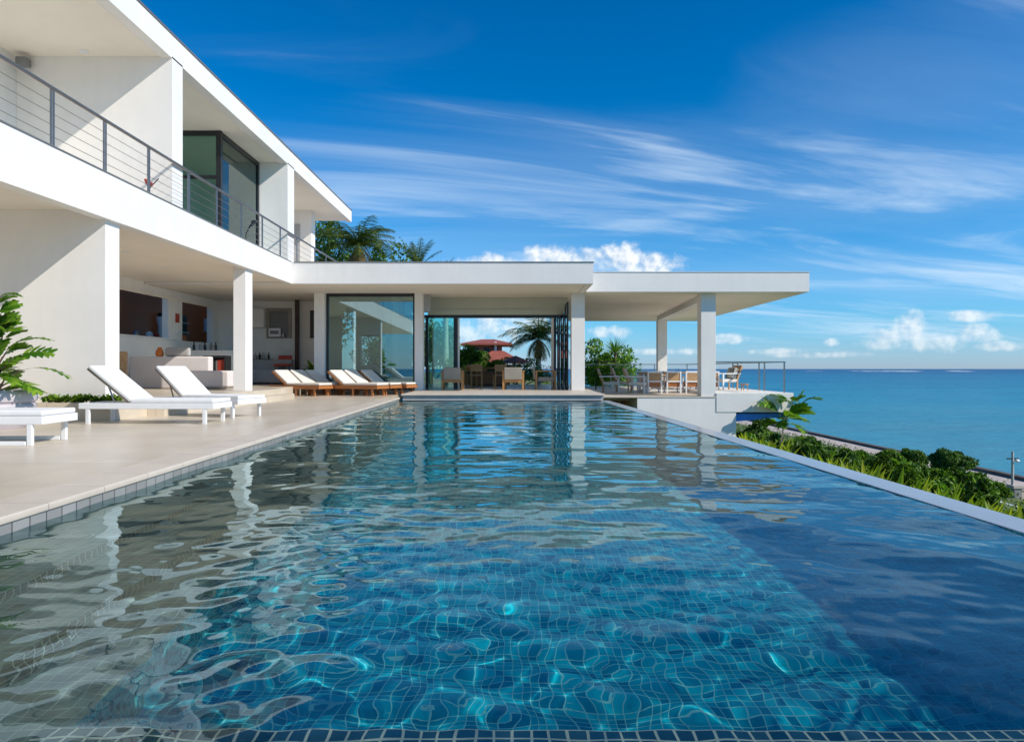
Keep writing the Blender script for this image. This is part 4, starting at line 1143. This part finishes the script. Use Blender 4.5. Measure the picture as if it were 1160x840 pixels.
# big-leaved young tree by the cantilever
bt = thing('broadleaf_tree', 'young big-leaved tree with pale trunk in front of the cantilever end', 'tree', (PX(886, 22.5), 22.5, gz(PX(886, 22.5), 22.5)))
zt = PZ(478, 22.5)-gz(PX(886, 22.5), 22.5)
tm = MB().tube([(0, 0, -.3), (-.03, 0, zt*.6), (.05, 0, zt), (.45, .1, zt+.55)], [.10, .085, .06, .03], 10)
V = []; F = []; r = np.random.default_rng(61)
for k in range(17):
    a = k*2.399; up_ = k % 3 == 0
    bb = (.05+.1*math.cos(a), .1*math.sin(a), zt+r.uniform(-.1, .2)) if not up_ else (.45+.1*math.cos(a), .1, zt+.5+r.uniform(-.1, .15))
    frond(V, F, bb, a, r.uniform(.6, .9), r.uniform(.1, 1.2), r.uniform(.8, 1.5), 7, .36, .10, .1, 700+k, True, r.uniform(-1, 1))
npmesh('crown', V, F, 'brightleaf', bt); tm.build('trunk', 'palebark', bt, smooth=True)

# ground cover over the slope
r = np.random.default_rng(77); n = 15000
X = 3.5+r.random(n)**1.1*46; Y = 5+r.random(n)*115
keep = X > 3.6+0*Y; X, Y = X[keep], Y[keep]; n = len(X)
Z = ground(X, Y)+r.uniform(.02, .5, n)
C = np.stack([X, Y, Z], 1)
V, F = leaf_cloud(C, np.full((n, 3), .3), n*1, .27, 78, flat=.2, asp=.35)
tag(npmesh('ground_cover', V, F, 'grassm'), kind='stuff')

# ------------------------------------------------------------------ things by the shore
D = 47
x = PX(1150, D); z = gz(x, D)
gp = thing('gate_pier', 'rough grey stone gate pier under the white pole', 'pier', (x, D, z-.3))
hz = PZ(549, D)-z+.3
MB().box(-.28, .28, -.28, .28, 0, hz-.2).build('pier', 'stone', gp, bevel=.04)
B(-.36, .36, -.36, .36, hz-.2, hz).build('cap', 'sandwall', gp, bevel=.02)
up_ = thing('lamp_pole', 'pale slender lamp pole with a short crossarm above the gate pier', 'lamp pole', (PX(1147, D), D, PZ(549, D)))
hp = PZ(511, D)-PZ(549, D)
MB().tube([(0, 0, 0), (0, 0, hp)], [.09, .07], 10).build('pole', 'palebark', up_, smooth=True)
B(-.38, .38, -.04, .04, hp-.52, hp-.44).build('crossarm', 'dark', up_)
MB().lathe([(.001, -.12), (.12, -.08), (.16, 0), (.12, .08), (.001, .12)], 14, (.26, -.05, hp-.62)).build('lamp', 'white', up_, smooth=True)
bw = thing('boundary_wall', 'cream boundary wall running away from the stone gate pier', 'wall', (PX(1157, D)+.1, D+.1, z-.3))
B(0, 6, 0, .25, 0, hz-.25).build('wall', 'sandwall', bw); B(-.02, 6, -.04, .29, hz-.25, hz-.12).build('coping', 'white', bw)
D = 38
x = PX(1133, D); z = gz(x, D); ht = PZ(571, D)-z
sh = thing('shelter', 'low white flat-roofed shelter beside the stone gate pier', 'shelter', (x, D, z))
B(-.62, .62, -.5, .9, ht-.12, ht).build('roof', 'white', sh, bevel=.02)
MB().box(-.58, -.42, -.45, .85, 0, ht-.12).box(-.419, .58, .75, .85, 0, ht-.12).build('wall', 'stucco', sh)
B(.5, .58, -.45, -.37, 0, ht-.12).build('post', 'dark', sh)

# neighbouring red house seen through the open room
D = 78
hs = thing('red_house', 'terracotta house with hipped red roof seen through the open room', 'house', (PX(553, D), D, -.4))
zb = -.4


def hip(x0, x1, y0, y1, z0, z1, rx, ov=.0):
    cx_, cy_ = (x0+x1)/2, (y0+y1)/2
    return MB().add([(x0, y0, z0), (x1, y0, z0), (x1, y1, z0), (x0, y1, z0), (cx_-rx, cy_, z1), (cx_+rx, cy_, z1), (x0, y0, z0-.18), (x1, y0, z0-.18), (x1, y1, z0-.18), (x0, y1, z0-.18)],
                    [(0, 1, 5, 4), (1, 2, 5), (2, 3, 4, 5), (3, 0, 4), (6, 7, 1, 0), (7, 8, 2, 1), (8, 9, 3, 2), (9, 6, 0, 3), (9, 8, 7, 6)])


zt = PZ(390, D)-zb
B(-2.0, 1.5, -2.2, 3, 0, zt).build('wall', 'redwall', hs)
hip(-2.8, 2.7, -3.2, 4, zt+.02, PZ(384, D)-zb, .7).build('roof', 'redroof', hs)
lo = hip(-1.6, 3.9, -4.2, -2.25, PZ(410, D)-zb, PZ(398, D)-zb, .6); lo.build('porch_roof', 'redroof', hs)
B(-1.3, 3.5, -3.9, -2.3, 0, PZ(411, D)-zb-.2).build('porch', 'redwall', hs)
B(.75, 1.0, -2.6, -2.35, 1.8, PZ(388, D)-zb).build('downpipe', 'white', hs)
for x0 in (-1.5, -.4): B(x0, x0+.6, -2.23, -2.201, zt-1.3, zt-.4).build('window', 'dark', hs)
pr = thing('parasol', 'dark red parasol on a thin pole outside the open room', 'parasol', (PX(584, 33.5), 33.5, -.4))
MB().tube([(0, 0, 0), (0, 0, 1.75)], .025, 8).build('pole', 'steel', pr)
MB().lathe([(.75, 1.5), (.4, 1.66), (.02, 1.82), (.001, 1.82)], 8).build('canopy', 'redroof', pr)
